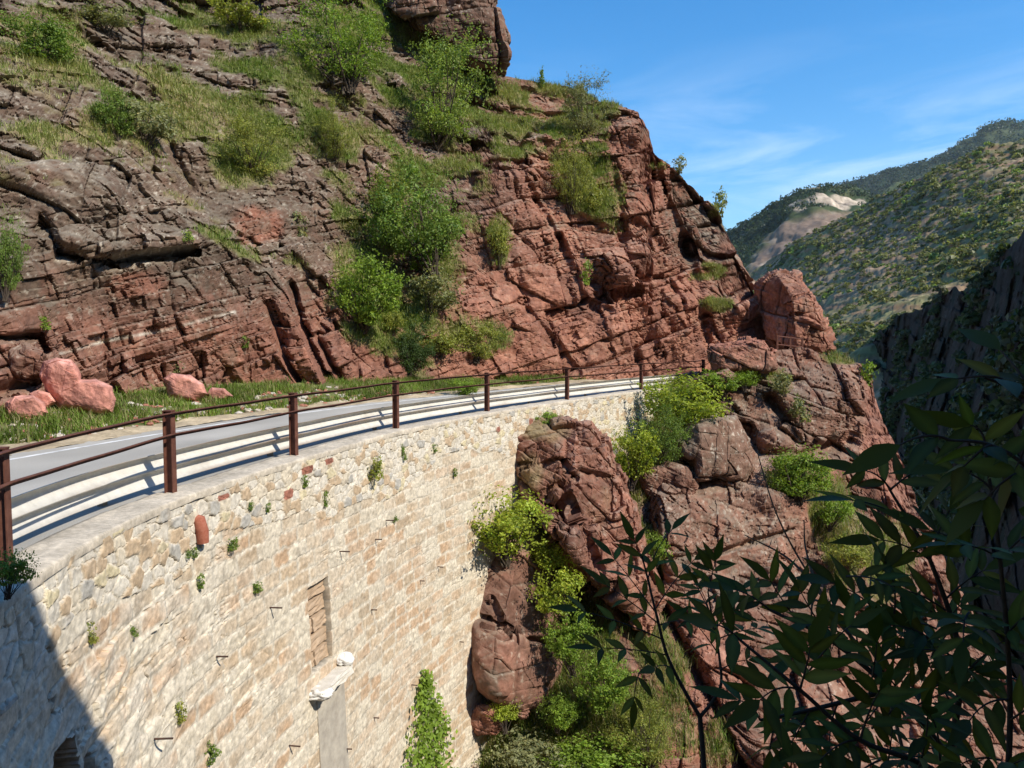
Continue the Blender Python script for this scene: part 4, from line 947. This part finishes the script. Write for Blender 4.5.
# ------------------------------------------------------------------ shrubs
def shrub_mesh(kind, seed):
    """foliage (V,F,col) and stem (V,F) of a unit shrub: about 1 wide, 1 high, base at the origin"""
    rg = np.random.default_rng(seed)
    P_ = dict(airy=(34, 9000, .030, (.48, .48, .5), .14, .45), dense=(34, 12000, .034, (.46, .46, .48), .155, .5), bush=(30, 5600, .048, (.47, .47, .42), .15, .55), low=(22, 2800, .066, (.50, .50, .30), .15, .5), tiny=(6, 340, .16, (.33, .33, .32), .25, .45))[kind]
    nl, nv, ls, ext, lr, asp = P_
    cs = []
    for k in range(nl):
        d = rg.normal(0, 1, 3); d /= np.linalg.norm(d); r = rg.uniform(.15, 1.12) ** .65
        c = np.array([d[0] * ext[0] * r, d[1] * ext[1] * r, .42 + d[2] * ext[2] * r]); c[:2] *= (.65 + .35 * min(1, c[2] * 2.2)); c[2] = max(c[2], .08)
        cs.append((c, lr * rg.uniform(.4, 1.15)))
    Vs = []; cols = []; nr = []
    for c, r in cs:
        m = int(nv / nl * (r / lr) ** 1.5)
        d = unit(rg.normal(0, 1, (m, 3))); q = c + d * (r * rg.uniform(.35, 1.05, m) ** .7)[:, None] * np.array([1, 1, .8])
        tone = rg.uniform(.75, 1.25)
        base = np.array([1, 1, 1.0]) * tone
        Vs.append(q); nr.append(d * .7 + np.array([0, 0, .5])); cols.append(np.broadcast_to(base, (m, 3)) * (1 + rg.normal(0, .12, (m, 1)) + np.array([.15, .05, 0]) * rg.normal(0, 1, (m, 1))))
    # shoots that break the outline
    for k in range({'airy': 60, 'dense': 40, 'bush': 34, 'low': 30, 'tiny': 6}[kind]):
        c, r = cs[int(rg.integers(len(cs)))]; d = unit(np.array([rg.normal(0, 1), rg.normal(0, 1), abs(rg.normal(.5, .7))])); L_ = rg.uniform(.14, .42) * (1.0 if kind != 'tiny' else .6)
        m = int(L_ / ls * 5); t = rg.uniform(0, 1, m); q = c + d * (r * .6 + t[:, None] * L_) + rg.normal(0, ls * .5, (m, 3)) + np.array([0, 0, -.12]) * (t[:, None] ** 2) * L_
        Vs.append(q); nr.append(np.broadcast_to(np.array([0, 0, 1.0]), (m, 3)) + rg.normal(0, .4, (m, 3))); cols.append(np.ones((m, 3)) * rg.uniform(.8, 1.35))
    # stray twiggy leaves outside the lumps
    m = nv // 8; d = unit(rg.normal(0, 1, (m, 3))); q = np.array([0, 0, .52]) + d * np.array(ext) * rg.uniform(.8, 1.25, (m, 1)); Vs.append(q); nr.append(d); cols.append(np.ones((m, 3)))
    q = np.vstack(Vs); ok = q[:, 2] > .0
    V_, T_, C_ = leaves(rg, q[ok], np.vstack(nr)[ok], ls, np.clip(np.vstack(cols)[ok], .3, 2), asp)
    tw = []
    for c, r in cs:
        p0 = np.array([rg.normal(0, .03), rg.normal(0, .03), -.15]); mid = (p0 + c) / 2 + rg.normal(0, .05, 3) + [0, 0, .08]
        t_ = np.linspace(0, 1, 7)[:, None]; path = (1 - t_) ** 2 * p0 + 2 * t_ * (1 - t_) * mid + t_ * t_ * c
        tw.append(tube(path, np.linspace(.012, .003, 7), 5))
    SV, SF, _ = merge(tw)
    return (V_, T_, C_), (SV, SF)
PROTO = {}
for kd in ('airy', 'dense', 'bush', 'low', 'tiny'):
    for q in range(2 if kd != 'bush' else 3):
        (V_, T_, C_), (SV, SF) = shrub_mesh(kd, 1000 + 17 * q + len(kd) * 101)
        fo = mesh_np('foliage', V_, T_, M_LEAF, None, C_, True); so_ = mesh_np('stem', SV, SF, M_BARK, None, None, True)
        PROTO[kd, q] = (fo.data, so_.data); bpy.data.objects.remove(fo); bpy.data.objects.remove(so_)
TINT = dict(bright=(.19, .28, .036), lime=(.30, .36, .042), mid=(.15, .225, .04), dark=(.06, .10, .024), grey=(.23, .24, .11), olive=(.26, .28, .06), airy=(.235, .315, .065))
_cnt = [0]
def shrub(name, base, w_, h_, kind, tint, label, cat, group=None, stem=True, single=False):
    _cnt[0] += 1; q = _cnt[0] % (3 if kind == 'bush' else 2)
    fm, sm = PROTO[kind, q]
    rot = (0, 0, _cnt[0] * 2.4)
    _j = random.Random(_cnt[0] * 7 + 1)
    rot = (_j.uniform(-.22, .22), _j.uniform(-.22, .22), rot[2])
    scl = (w_ * _j.uniform(.85, 1.15), w_ * _j.uniform(.85, 1.15), h_ * _j.uniform(.9, 1.1))
    if single:
        o = bpy.data.objects.new(name, fm); C.objects.link(o); o.location = base; o.rotation_euler = rot; o.scale = scl; o.color = (*TINT[tint], 1)
        return tag(o, label, cat, group)
    r_ = empty(name, base, label, cat, group); r_.rotation_euler = rot; r_.scale = scl
    f_ = bpy.data.objects.new('foliage', fm); C.objects.link(f_); f_.parent = r_; f_.color = (*TINT[tint], 1)
    if stem:
        s_ = bpy.data.objects.new('stem', sm); C.objects.link(s_); s_.parent = r_
    return r_
def put(surf, name, x, y, wp, hp, kind, tint, label, cat='shrub', group=None, single=False, dz=0.0, near=0.0):
    """shrub whose foot is seen at x,y; wp, hp its size in the picture"""
    b = surf(x, y); d = b[1] - near; b = at(x, y, d); m = d / F
    shrub(name, b - np.array([0, 0, .06 * hp * m]), wp * m, hp * m * 1.05, kind, tint, label, cat, group, single=single)
GC = 'shrubs growing on the cliff'
put(on_cliff, 'tree', 430, 262, 94, 112, 'dense', 'mid', 'largest dark green tree filling the gully in the middle of the cliff', 'tree', near=1.5)
put(on_cliff, 'tree', 396, 220, 44, 52, 'bush', 'olive', 'yellowish tree on the left flank of the dark gully tree', 'tree', near=1)
put(on_cliff, 'tree', 364, 318, 64, 74, 'bush', 'bright', 'bright green bushy tree below and left of the dark gully tree', 'tree', near=1)
put(on_cliff, 'tree', 410, 370, 40, 52, 'dense', 'dark', 'small round dark tree with a bare trunk above the road', 'tree', near=.6)
put(on_cliff, 'tree', 442, 132, 78, 92, 'airy', 'airy', 'tall pale feathery tree high in the gully', 'tree', near=1)
put(on_cliff, 'tree', 345, 75, 95, 90, 'airy', 'bright', 'wide fresh green tree near the top left of the skyline rock', 'tree', near=1)
put(on_cliff, 'shrub', 35, 62, 62, 52, 'bush', 'mid', 'green thicket at the upper left corner of the cliff', group=GC)
put(on_cliff, 'shrub', 6, 285, 36, 72, 'dense', 'mid', 'dark leafy bush at the left end of the long ledge slab', group=GC, near=.5)
put(on_cliff, 'shrub', 118, 132, 34, 52, 'bush', 'mid', 'dark green bush above the long weathered slab', group=GC)
put(on_cliff, 'shrub', 146, 140, 50, 44, 'low', 'grey', 'grey dry bush beside the dark green one above the slab', group=GC)
put(on_cliff, 'shrub', 254, 172, 54, 58, 'airy', 'olive', 'yellow green bush on a ledge over the orange scar', group=GC)
put(on_cliff, 'shrub', 336, 155, 34, 60, 'airy', 'olive', 'tall yellowish bush left of the gully', group=GC)
put(on_cliff, 'shrub', 585, 130, 46, 52, 'airy', 'grey', 'feathery shrub standing on the skyline', group=GC, near=.5)
put(on_cliff, 'shrub', 572, 200, 44, 62, 'airy', 'olive', 'grassy green shrub in the cleft of the red face', group=GC)
put(on_cliff, 'shrub', 590, 218, 34, 40, 'low', 'olive', 'low shrub at the lower end of the cleft in the red face', group=GC)
put(on_cliff, 'shrub', 476, 356, 48, 36, 'bush', 'olive', 'olive bush sitting just above the road', group=GC)
put(on_cliff, 'shrub', 440, 358, 34, 34, 'low', 'olive', 'loose yellowish bush right of the small round tree', group=GC)
put(on_cliff, 'shrub', 430, 310, 56, 50, 'low', 'grey', 'pale scrub under the dark gully tree', group=GC)
put(on_cliff, 'shrub', 500, 262, 22, 46, 'low', 'olive', 'narrow yellowish bush on the red rock right of the gully', group=GC)
put(on_cliff, 'shrub', 586, 283, 18, 26, 'tiny', 'bright', 'small bright bush under the shadowed overhang', group=GC)
put(on_cliff, 'shrub', 44, 329, 15, 16, 'tiny', 'bright', 'tiny bright bush above the fallen boulders', group=GC)
put(on_cliff, 'shrub', 244, 347, 13, 12, 'tiny', 'mid', 'tiny dark tuft in the middle of the lower red rock', group=GC)
put(on_cliff, 'shrub', 186, 241, 17, 13, 'tiny', 'airy', 'tiny tuft on the edge of the long slab', group=GC)
put(on_cliff, 'shrub', 176, 372, 20, 14, 'tiny', 'grey', 'dusty little bush over the lone salmon boulder', group=GC)
put(on_cliff, 'conifer', 541, 88, 10, 20, 'tiny', 'mid', 'little upright conifer on the skyline left of the feathery shrub', 'conifer')
put(on_cliff, 'shrub', 678, 172, 24, 20, 'tiny', 'grey', 'thin little shrub on the dark skyline shoulder', group=GC)
put(on_cliff, 'shrub', 722, 212, 18, 26, 'tiny', 'olive', 'yellowish shrub halfway down the right skyline', group=GC)
put(on_cliff, 'shrub', 240, 28, 60, 34, 'low', 'olive', 'olive scrub at the very top of the cliff', group=GC)
put(on_cliff, 'shrub', 105, 30, 50, 30, 'low', 'grey', 'dry scrub between the top left thicket and the olive scrub', group=GC)
put(on_cliff, 'shrub', 300, 235, 28, 26, 'tiny', 'grey', 'grey tuft on the broken rock below the yellowish bush', group=GC)
put(on_cliff, 'shrub', 392, 335, 26, 34, 'low', 'olive', 'yellow green bush tucked behind the small round tree', group=GC)
vb = at(463, 398, 28.5)
shrub('shrub', vb, 1.0, .85, 'bush', 'bright', 'bright leafy bush on the verge behind the railing', 'shrub')
GR = 'bushes in the ravine'
put(on_ravine, 'bush', 682, 428, 76, 62, 'bush', 'lime', 'lime green bush at the far end of the wall under the railing', 'bush', GR, near=2.0)
put(on_ravine, 'bush', 655, 462, 60, 70, 'airy', 'mid', 'dark lower bush beneath the lime green one', 'bush', GR, near=1.2)
put(on_ravine, 'bush', 630, 478, 52, 60, 'bush', 'lime', 'lime bush between the rock fin and the wall', 'bush', GR, near=1.5)
put(on_ravine, 'bush', 720, 394, 40, 26, 'low', 'bright', 'low green bush on the flat below the railing end', 'bush', GR, near=1.0)
put(on_ravine, 'bush', 745, 388, 26, 20, 'low', 'bright', 'little bush at the foot of the flat topped rock', 'bush', GR, near=1.0)
b = at(505, 556, 20.2); m = 20.2 / F
shrub('bush', b, 88 * m, 72 * m, 'bush', 'lime', 'wide lime bush on top of the smooth split rock against the wall', 'bush', GR)
b = at(545, 575, 20.8); shrub('bush', b, 46 * m, 40 * m, 'low', 'lime', 'trailing yellow green bush right of the wide lime bush', 'bush', GR)
b = at(562, 615, 20.2); shrub('bush', b, 46 * m, 56 * m, 'low', 'lime', 'narrow bush hanging along the right side of the split rock', 'bush', GR)
b = at(572, 668, 19.6); shrub('ivy', b, 48 * m, 62 * m, 'bush', 'bright', 'large leaved green ivy clump right of the split rock', 'ivy', GR)
b = at(602, 705, 19.2); shrub('ivy', b, 50 * m, 54 * m, 'bush', 'bright', 'second leafy ivy clump, lower on the slope toward the sapling', 'ivy', GR)
b = at(558, 728, 18.9); shrub('ivy', b, 38 * m, 34 * m, 'bush', 'bright', 'small ivy clump at the foot of the split rock', 'ivy', GR)
b = at(600, 790, 18.2); shrub('ivy', b, 86 * m, 52 * m, 'bush', 'bright', 'ivy patch at the bottom centre edge', 'ivy', GR)
b = at(505, 728, 19.0); shrub('bush', b, 34 * m, 34 * m, 'low', 'lime', 'small bush in the corner between wall foot and split rock', 'bush', GR)
b = at(492, 694, 19.1); shrub('bush', b, 20 * m, 46 * m, 'tiny', 'bright', 'spindly green plant hanging before the dark gap by the wall', 'bush', GR)
b = at(530, 775, 18.4); shrub('bush', b, 60 * m, 44 * m, 'low', 'grey', 'greyish scrub at the bottom by the wall foot', 'bush', GR)
b = at(648, 762, 18.9); shrub('bush', b, 70 * m, 64 * m, 'airy', 'olive', 'loose olive bush behind the sapling stem', 'bush', GR)
put(on_ravine, 'bush', 800, 494, 60, 46, 'bush', 'bright', 'green bush under the dark overhang on the right rocks', 'bush', GR, near=.8)
put(on_ravine, 'bush', 830, 524, 38, 34, 'low', 'bright', 'lower green bush just right of the one under the overhang', 'bush', GR, near=.8)
put(on_ravine, 'bush', 652, 566, 28, 46, 'low', 'bright', 'narrow green bush in the cleft left of the bare slab', 'bush', GR, near=1.0)
put(on_ravine, 'bush', 846, 566, 40, 40, 'low', 'olive', 'olive scrub low on the right rocks', 'bush', GR, near=.8)
put(on_ravine, 'bush', 785, 392, 26, 24, 'tiny', 'grey', 'grey dry bush on the crest of the promontory', 'bush', GR, near=.5)
put(on_ravine, 'bush', 866, 384, 24, 24, 'tiny', 'bright', 'small bush at the outer edge of the promontory', 'bush', GR)
put(on_ravine, 'bush', 800, 420, 26, 26, 'tiny', 'grey', 'dusty tuft on the dark crag', 'bush', GR, near=.5)
b = at(545, 425, 23.3); shrub('bush', b, .9, .5, 'low', 'bright', 'mossy tuft on top of the jagged rock fin', 'bush', GR)
b = at(528, 480, 23.2); shrub('bush', b, .55, .9, 'low', 'mid', 'dark tuft on the left edge of the jagged rock fin', 'bush', GR)
# weeds rooted in the wall
weeds = [(190, 557, 10, 13, 'weed under the clay pipe, to its left'), (226, 551, 13, 17, 'bushy weed right of the clay pipe'), (195, 588, 13, 18, 'weed straight below the clay pipe'), (251, 593, 12, 17, 'weed in the plain wall halfway between pipe and niche'), (86, 643, 18, 30, 'tall yellowish weed beside the shadow edge'), (126, 637, 10, 14, 'small weed right of the tall yellowish one'), (168, 722, 18, 26, 'bushy weed low on the wall above the bottom edge'), (199, 760, 16, 22, 'weed cut by the bottom edge of the view'), (302, 487, 12, 14, 'weed beside the red stone near the coping'), (369, 480, 22, 26, 'largest weed, a leafy one in the upper wall'), (264, 512, 8, 12, 'weed right of the red stones under the coping'), (247, 511, 8, 13, 'weed left of its twin under the near coping'), (322, 506, 11, 18, 'dry upright weed under the red stones'), (401, 460, 9, 18, 'slim weed under the third clear railing post'), (432, 452, 13, 11, 'brownish weed in the upper wall right of the slim one'), (183, 558, 8, 9, 'faint weed left of the clay pipe'), (451, 476, 9, 9, 'tiny weed near the wide lime bush'), (390, 522, 8, 8, 'tiny weed beside the highest iron rod')]
for (x, y, wp, hp, lab) in weeds:
    sr, zr = wall_hit(x, y); bq = wall_p(sr, -(.04 - zr * .045), zr); m = bq[1] / F
    shrub('wall_weed', bq, wp * m * 1.1, hp * m, 'tiny', 'olive' if hp > 22 else 'mid', lab + ' of the stone wall' if 'wall' not in lab else lab, 'weed', 'weeds growing from the wall', single=True)
# ivy climbing the wall
rg = np.random.default_rng(77)
iv = []
for _ in range(2600):
    yy = 668 + 110 * rg.random() ** .8; half = np.interp(yy, [665, 690, 720, 780], [2, 10, 20, 27]); x = 414 + rg.normal(0, .5) * half + 3 * math.sin(yy * .09)
    if abs(x - 414) > half * 1.15: continue
    iv.append((x, yy))
for _ in range(90): iv.append((404.5 + rg.normal(0, 1), 655 + 60 * rg.random()))
iv = np.array(iv)
sv_ = np.array([wall_hit(x, y) for x, y in iv[:1400]])
pts = wall_p(sv_[:, 0], -(.05 + rg.uniform(0, .16, len(sv_)) - sv_[:, 1] * .045), sv_[:, 1])
nv_ = np.broadcast_to(np.array([.8, -.45, .4]), pts.shape)
V_, T_, C_ = leaves(rg, pts, nv_, .11, np.broadcast_to([1.0, 1, 1], pts.shape), .75)
o0 = pts.mean(0); ivy = mesh_np('ivy', V_ - o0, T_, M_LEAF, None, C_); ivy.location = o0; ivy.color = (*TINT['bright'], 1)
tag(ivy, 'green ivy climbing the lower face of the stone wall', 'ivy')
# bush by the first post
b = at(8, 592, 5.55); shrub('shrub', b, .36, .42, 'low', 'mid', 'dark little bush growing by the nearest railing post', 'shrub')

# ------------------------------------------------------------------ saplings beside the viewer
def leaflet(b, d, n, L, W):
    """pointed leaflet from b along d, facing n: fold along the midrib and a droop at the tip"""
    d, n = unit(d), unit(n - d * np.dot(n, d)); s_ = np.cross(d, n)
    rows = [(0, .02), (.14, .30), (.32, .5), (.52, .47), (.74, .28), (.9, .10), (1.0, .005)]
    V = []
    for t, wv in rows:
        c = b + d * (t * L) - n * (.16 * L * t * t)
        V += [c + s_ * wv * W + n * .16 * wv * W, c, c - s_ * wv * W + n * .16 * wv * W]
    Fq = []
    for i in range(len(rows) - 1):
        k = i * 3; Fq += [[k, k + 1, k + 4, k + 3], [k + 1, k + 2, k + 5, k + 4]]
    return np.array(V), np.array(Fq)
def compound(rg, path, L, W, pairs, colr):
    """stalk along path with paired leaflets and one at the tip"""
    path = np.array(path, float); t_ = np.linspace(0, 1, len(path))
    pt = lambda t: np.array([np.interp(t, t_, path[:, k]) for k in range(3)])
    out = []; tw = [tube(path, np.linspace(.0028, .0012, len(path)), 5)]
    view = unit(EYE - pt(.5)); upv = unit(np.array([0, 0, 1.0]) * .8 + view * .7 + rg.normal(0, .25, 3))
    for k in range(pairs):
        t = .25 + .7 * k / max(1, pairs - 1) * .95; b = pt(t); ax = unit(pt(min(1, t + .05)) - pt(t - .05)); sd = unit(np.cross(ax, upv))
        for sg_ in (-1, 1):
            d = ax * .65 + sd * sg_ * .85 + rg.normal(0, .12, 3); l_ = L * rg.uniform(.8, 1.1) * (.75 + .25 * math.sin(3 * t))
            V, Fq = leaflet(b, d, upv + rg.normal(0, .3, 3), l_, W * l_ / L); cl = np.broadcast_to(colr * rg.uniform(.55, 1.6) * np.array([rg.uniform(.85, 1.3), 1, 1]), V.shape).copy(); cl[1::3] *= 1.7; out.append((V, Fq, cl))
    ax = unit(pt(1) - pt(.9)); V, Fq = leaflet(pt(1), ax + rg.normal(0, .1, 3), upv, L * 1.1, W); out.append((V, Fq, np.broadcast_to(colr, V.shape)))
    return out, tw
def bez(p0, p1, bend, n=8):
    p0, p1 = np.array(p0, float), np.array(p1, float); m = (p0 + p1) / 2 + np.array(bend); t = np.linspace(0, 1, n)[:, None]
    return (1 - t) ** 2 * p0 + 2 * t * (1 - t) * m + t * t * p1
def pathpx(pts): return np.array([at(x, y, d) for x, y, d in pts])
M_BLEAF = mat_leaf('sapling_leaf', .30, .55, .12)
M_TWIG = mat_plain('twig', (.035, .026, .02), .8, 0, (.06, .045, .035), .2, 40, .2)
M_DRY = mat_plain('dry_twig', (.10, .075, .055), .85, 0, (.17, .13, .10), .2, 40, .1)
LEAFC = np.array([.050, .062, .011])
def sapling(name, label, stems, fronds, seed, cat='sapling', L=.10, W=.030, drys=()):
    rg = np.random.default_rng(seed)
    tw, lv = [], []
    for pts, r0, r1 in stems:
        pp = catmull(pathpx(pts), 8); tw.append(tube(pp, np.linspace(r0, r1, len(pp)), 7))
    for (x0, y0, d0, x1, y1, d1, pairs, *o) in fronds:
        a, b = at(x0, y0, d0), at(x1, y1, d1); k = o[0] if o else 1.0
        ov, tv = compound(rg, bez(a, b, (rg.normal(0, .01), rg.normal(0, .01), .02)), L * k, W * k, pairs, LEAFC)
        lv += ov; tw += tv
    root = empty(name, pathpx(stems[0][0])[0], label, cat)
    V_, F_, _ = merge(tw); sub('stem', V_, F_, M_TWIG, root, True)
    V_, F_, C_ = merge(lv)
    f_ = mesh_np('leaves', V_ - np.array(root.location), F_, M_BLEAF, root, C_); f_.color = (1, 1, 1, 1)
    return root
d = 2.6
sapling('sapling', 'slim dark ash sapling with forked stem in front of the red rocks',
    [([(708, 870, d), (704, 768, d), (700, 717, d)], .011, .009), ([(700, 717, d), (684, 690, d), (667, 655, d), (656, 613, d), (648, 580, d), (642, 556, d)], .008, .003), ([(700, 717, d), (712, 702, d), (721, 684, d), (719, 655, d + .03), (712, 617, d + .05), (708, 592, d + .05)], .007, .003)],
    [(667, 655, d, 596, 648, d - .1, 3), (664, 640, d, 578, 610, d - .15, 3), (660, 625, d, 606, 585, d, 3), (656, 613, d, 612, 556, d + .1, 3), (650, 585, d, 634, 540, d, 3), (655, 610, d, 694, 560, d + .1, 3), (648, 580, d, 672, 530, d + .1, 2), (660, 625, d, 690, 622, d - .1, 2),
     (640, 672, d, 634, 700, d - .05, 2), (672, 668, d, 655, 668, d - .2, 2),
     (719, 655, d, 690, 618, d, 2), (714, 630, d, 700, 588, d, 3), (712, 617, d + .05, 742, 590, d + .1, 3), (716, 640, d, 760, 628, d + .1, 3), (708, 592, d + .05, 716, 560, d, 3), (720, 670, d, 748, 660, d, 2), (714, 630, d, 735, 610, d, 3), (712, 617, d, 690, 575, d + .2, 3)], 5)
_r = np.random.default_rng(99); XTRA = []
for _ in range(18):
    x0, y0 = _r.uniform(800, 1040), _r.uniform(560, 800); dd_ = _r.uniform(1.5, 2.1); a_ = _r.uniform(0, 6.28); XTRA.append((x0, y0, dd_, x0 + 55 * math.cos(a_), y0 + 45 * math.sin(a_) - 15, dd_ - .08, 3, _r.uniform(.7, 1.1)))
for _ in range(3):
    x0, y0 = _r.uniform(740, 850), _r.uniform(610, 780); dd_ = _r.uniform(1.7, 2.2); a_ = _r.uniform(0, 6.28); XTRA.append((x0, y0, dd_, x0 + 42 * math.cos(a_), y0 + 36 * math.sin(a_) - 10, dd_ - .08, 3, _r.uniform(.7, 1.0)))
sapling('sapling', 'dark leafy shrub branch filling the lower right corner',
    [([(1020, 990, 1.8), (1000, 860, 1.8), (950, 760, 1.8), (890, 690, 1.8), (830, 640, 1.85), (770, 610, 1.9)], .012, .004), ([(950, 760, 1.8), (960, 660, 1.75), (930, 560, 1.7), (890, 490, 1.7)], .009, .003), ([(1012, 1030, 1.62), (1005, 860, 1.6), (1010, 700, 1.6), (1000, 560, 1.55), (985, 450, 1.5)], .009, .003), ([(890, 690, 1.8), (810, 710, 1.75), (760, 720, 1.7)], .007, .003), ([(1000, 860, 1.6), (940, 775, 1.6), (860, 740, 1.55), (800, 690, 1.5), (740, 640, 1.5)], .008, .003)],
    [(770, 610, 1.9, 735, 590, 1.9, 3), (800, 625, 1.9, 770, 580, 1.9, 3), (830, 640, 1.85, 800, 590, 1.85, 3), (830, 640, 1.85, 790, 660, 1.75, 3), (860, 665, 1.8, 850, 610, 1.8, 3), (890, 690, 1.8, 860, 730, 1.7, 3), (890, 690, 1.8, 905, 630, 1.8, 3), (910, 710, 1.8, 960, 690, 1.7, 3), (950, 760, 1.8, 900, 760, 1.7, 3), (960, 660, 1.75, 920, 650, 1.7, 3), (960, 680, 1.75, 1005, 640, 1.7, 3), (945, 610, 1.72, 900, 590, 1.7, 3), (945, 600, 1.72, 985, 570, 1.7, 3), (930, 560, 1.7, 880, 540, 1.7, 3), (930, 560, 1.7, 950, 510, 1.7, 3), (905, 520, 1.7, 850, 500, 1.65, 2), (890, 490, 1.7, 862, 470, 1.7, 2), (890, 490, 1.7, 920, 470, 1.7, 2), (1010, 700, 1.6, 970, 720, 1.5, 3), (1005, 640, 1.6, 960, 620, 1.5, 3), (1005, 640, 1.6, 1040, 610, 1.5, 3), (1000, 560, 1.55, 960, 545, 1.5, 3), (1000, 560, 1.55, 1035, 530, 1.5, 3), (992, 490, 1.5, 950, 470, 1.5, 3), (992, 500, 1.5, 1030, 470, 1.5, 3), (985, 450, 1.5, 970, 425, 1.5, 2), (810, 710, 1.75, 790, 745, 1.7, 3), (760, 720, 1.7, 738, 700, 1.7, 2), (780, 715, 1.7, 770, 750, 1.7, 2), (840, 700, 1.78, 830, 755, 1.7, 3), (800, 690, 1.5, 760, 700, 1.45, 3), (860, 740, 1.55, 820, 760, 1.5, 3), (860, 740, 1.55, 880, 690, 1.5, 3), (740, 640, 1.5, 715, 625, 1.45, 2), (800, 690, 1.5, 810, 650, 1.45, 3), (940, 760, 1.6, 930, 715, 1.5, 3), (1000, 760, 1.6, 960, 765, 1.5, 3), (1010, 720, 1.6, 1040, 700, 1.5, 3), (880, 760, 1.6, 850, 780, 1.5, 3), (1000, 780, 1.6, 1030, 760, 1.5, 3), (905, 700, 1.75, 870, 660, 1.7, 3), (930, 640, 1.72, 890, 625, 1.7, 3), (970, 560, 1.6, 930, 530, 1.6, 3)] + XTRA, 9, 'branch', .105, .031)
sapling('sapling', 'broad leaved twig with backlit leaves at the right edge', [([(1190, 1420, 1.25), (1150, 800, 1.15), (1080, 420, 1.1), (1040, 400, 1.1), (1005, 385, 1.1), (985, 378, 1.1)], .005, .002), ([(1150, 800, 1.15), (1090, 540, 1.1), (1030, 470, 1.1), (990, 445, 1.1), (950, 440, 1.1)], .005, .002)],
    [(1005, 385, 1.1, 950, 380, 1.1, 2), (1040, 400, 1.1, 1000, 350, 1.15, 1), (1030, 470, 1.1, 985, 500, 1.1, 2), (950, 440, 1.1, 900, 445, 1.1, 1), (990, 445, 1.1, 960, 470, 1.1, 2), (1030, 430, 1.1, 1015, 470, 1.1, 2)], 13, 'branch', .085, .034)
# bare dead twigs
root = empty('dead_twig', at(900, 690, 2.1), 'bare pale twigs rising in front of the big rock slab', 'twig')
tw = []
for pts in [[(935, 920, 2.05), (905, 760, 2.08), (880, 680, 2.1), (840, 620, 2.15), (800, 560, 2.2), (775, 510, 2.2), (758, 455, 2.2)], [(860, 650, 2.1), (820, 590, 2.15), (806, 550, 2.2), (804, 520, 2.2)], [(830, 605, 2.15), (790, 560, 2.2), (745, 535, 2.2)], [(880, 680, 2.1), (870, 610, 2.1), (872, 560, 2.1)], [(850, 635, 2.1), (815, 600, 2.1), (812, 640, 2.1)]]:
    pp = catmull(pathpx(pts), 8); tw.append(tube(pp, np.linspace(.006, .0015, len(pp)), 6))
V_, F_, _ = merge(tw); sub('twig', V_, F_, M_DRY, root, True)

# ------------------------------------------------------------------ thin air between the viewer and the far hills
V_, F_ = box(0, 3400, 480, 17000, 10800, 1142)
hz_ = mesh_np('haze', V_, F_, None); tag(hz_, kind='stuff')
mh = bpy.data.materials.new('air'); mh.use_nodes = True
n_, l_ = mh.node_tree.nodes, mh.node_tree.links
n_.remove(n_['Principled BSDF'])
pv = n_.new('ShaderNodeVolumePrincipled'); pv.inputs['Color'].default_value = (.72, .82, .95, 1); pv.inputs['Density'].default_value = .00003
l_.new(pv.outputs[0], n_['Material Output'].inputs['Volume']); hz_.data.materials.append(mh)
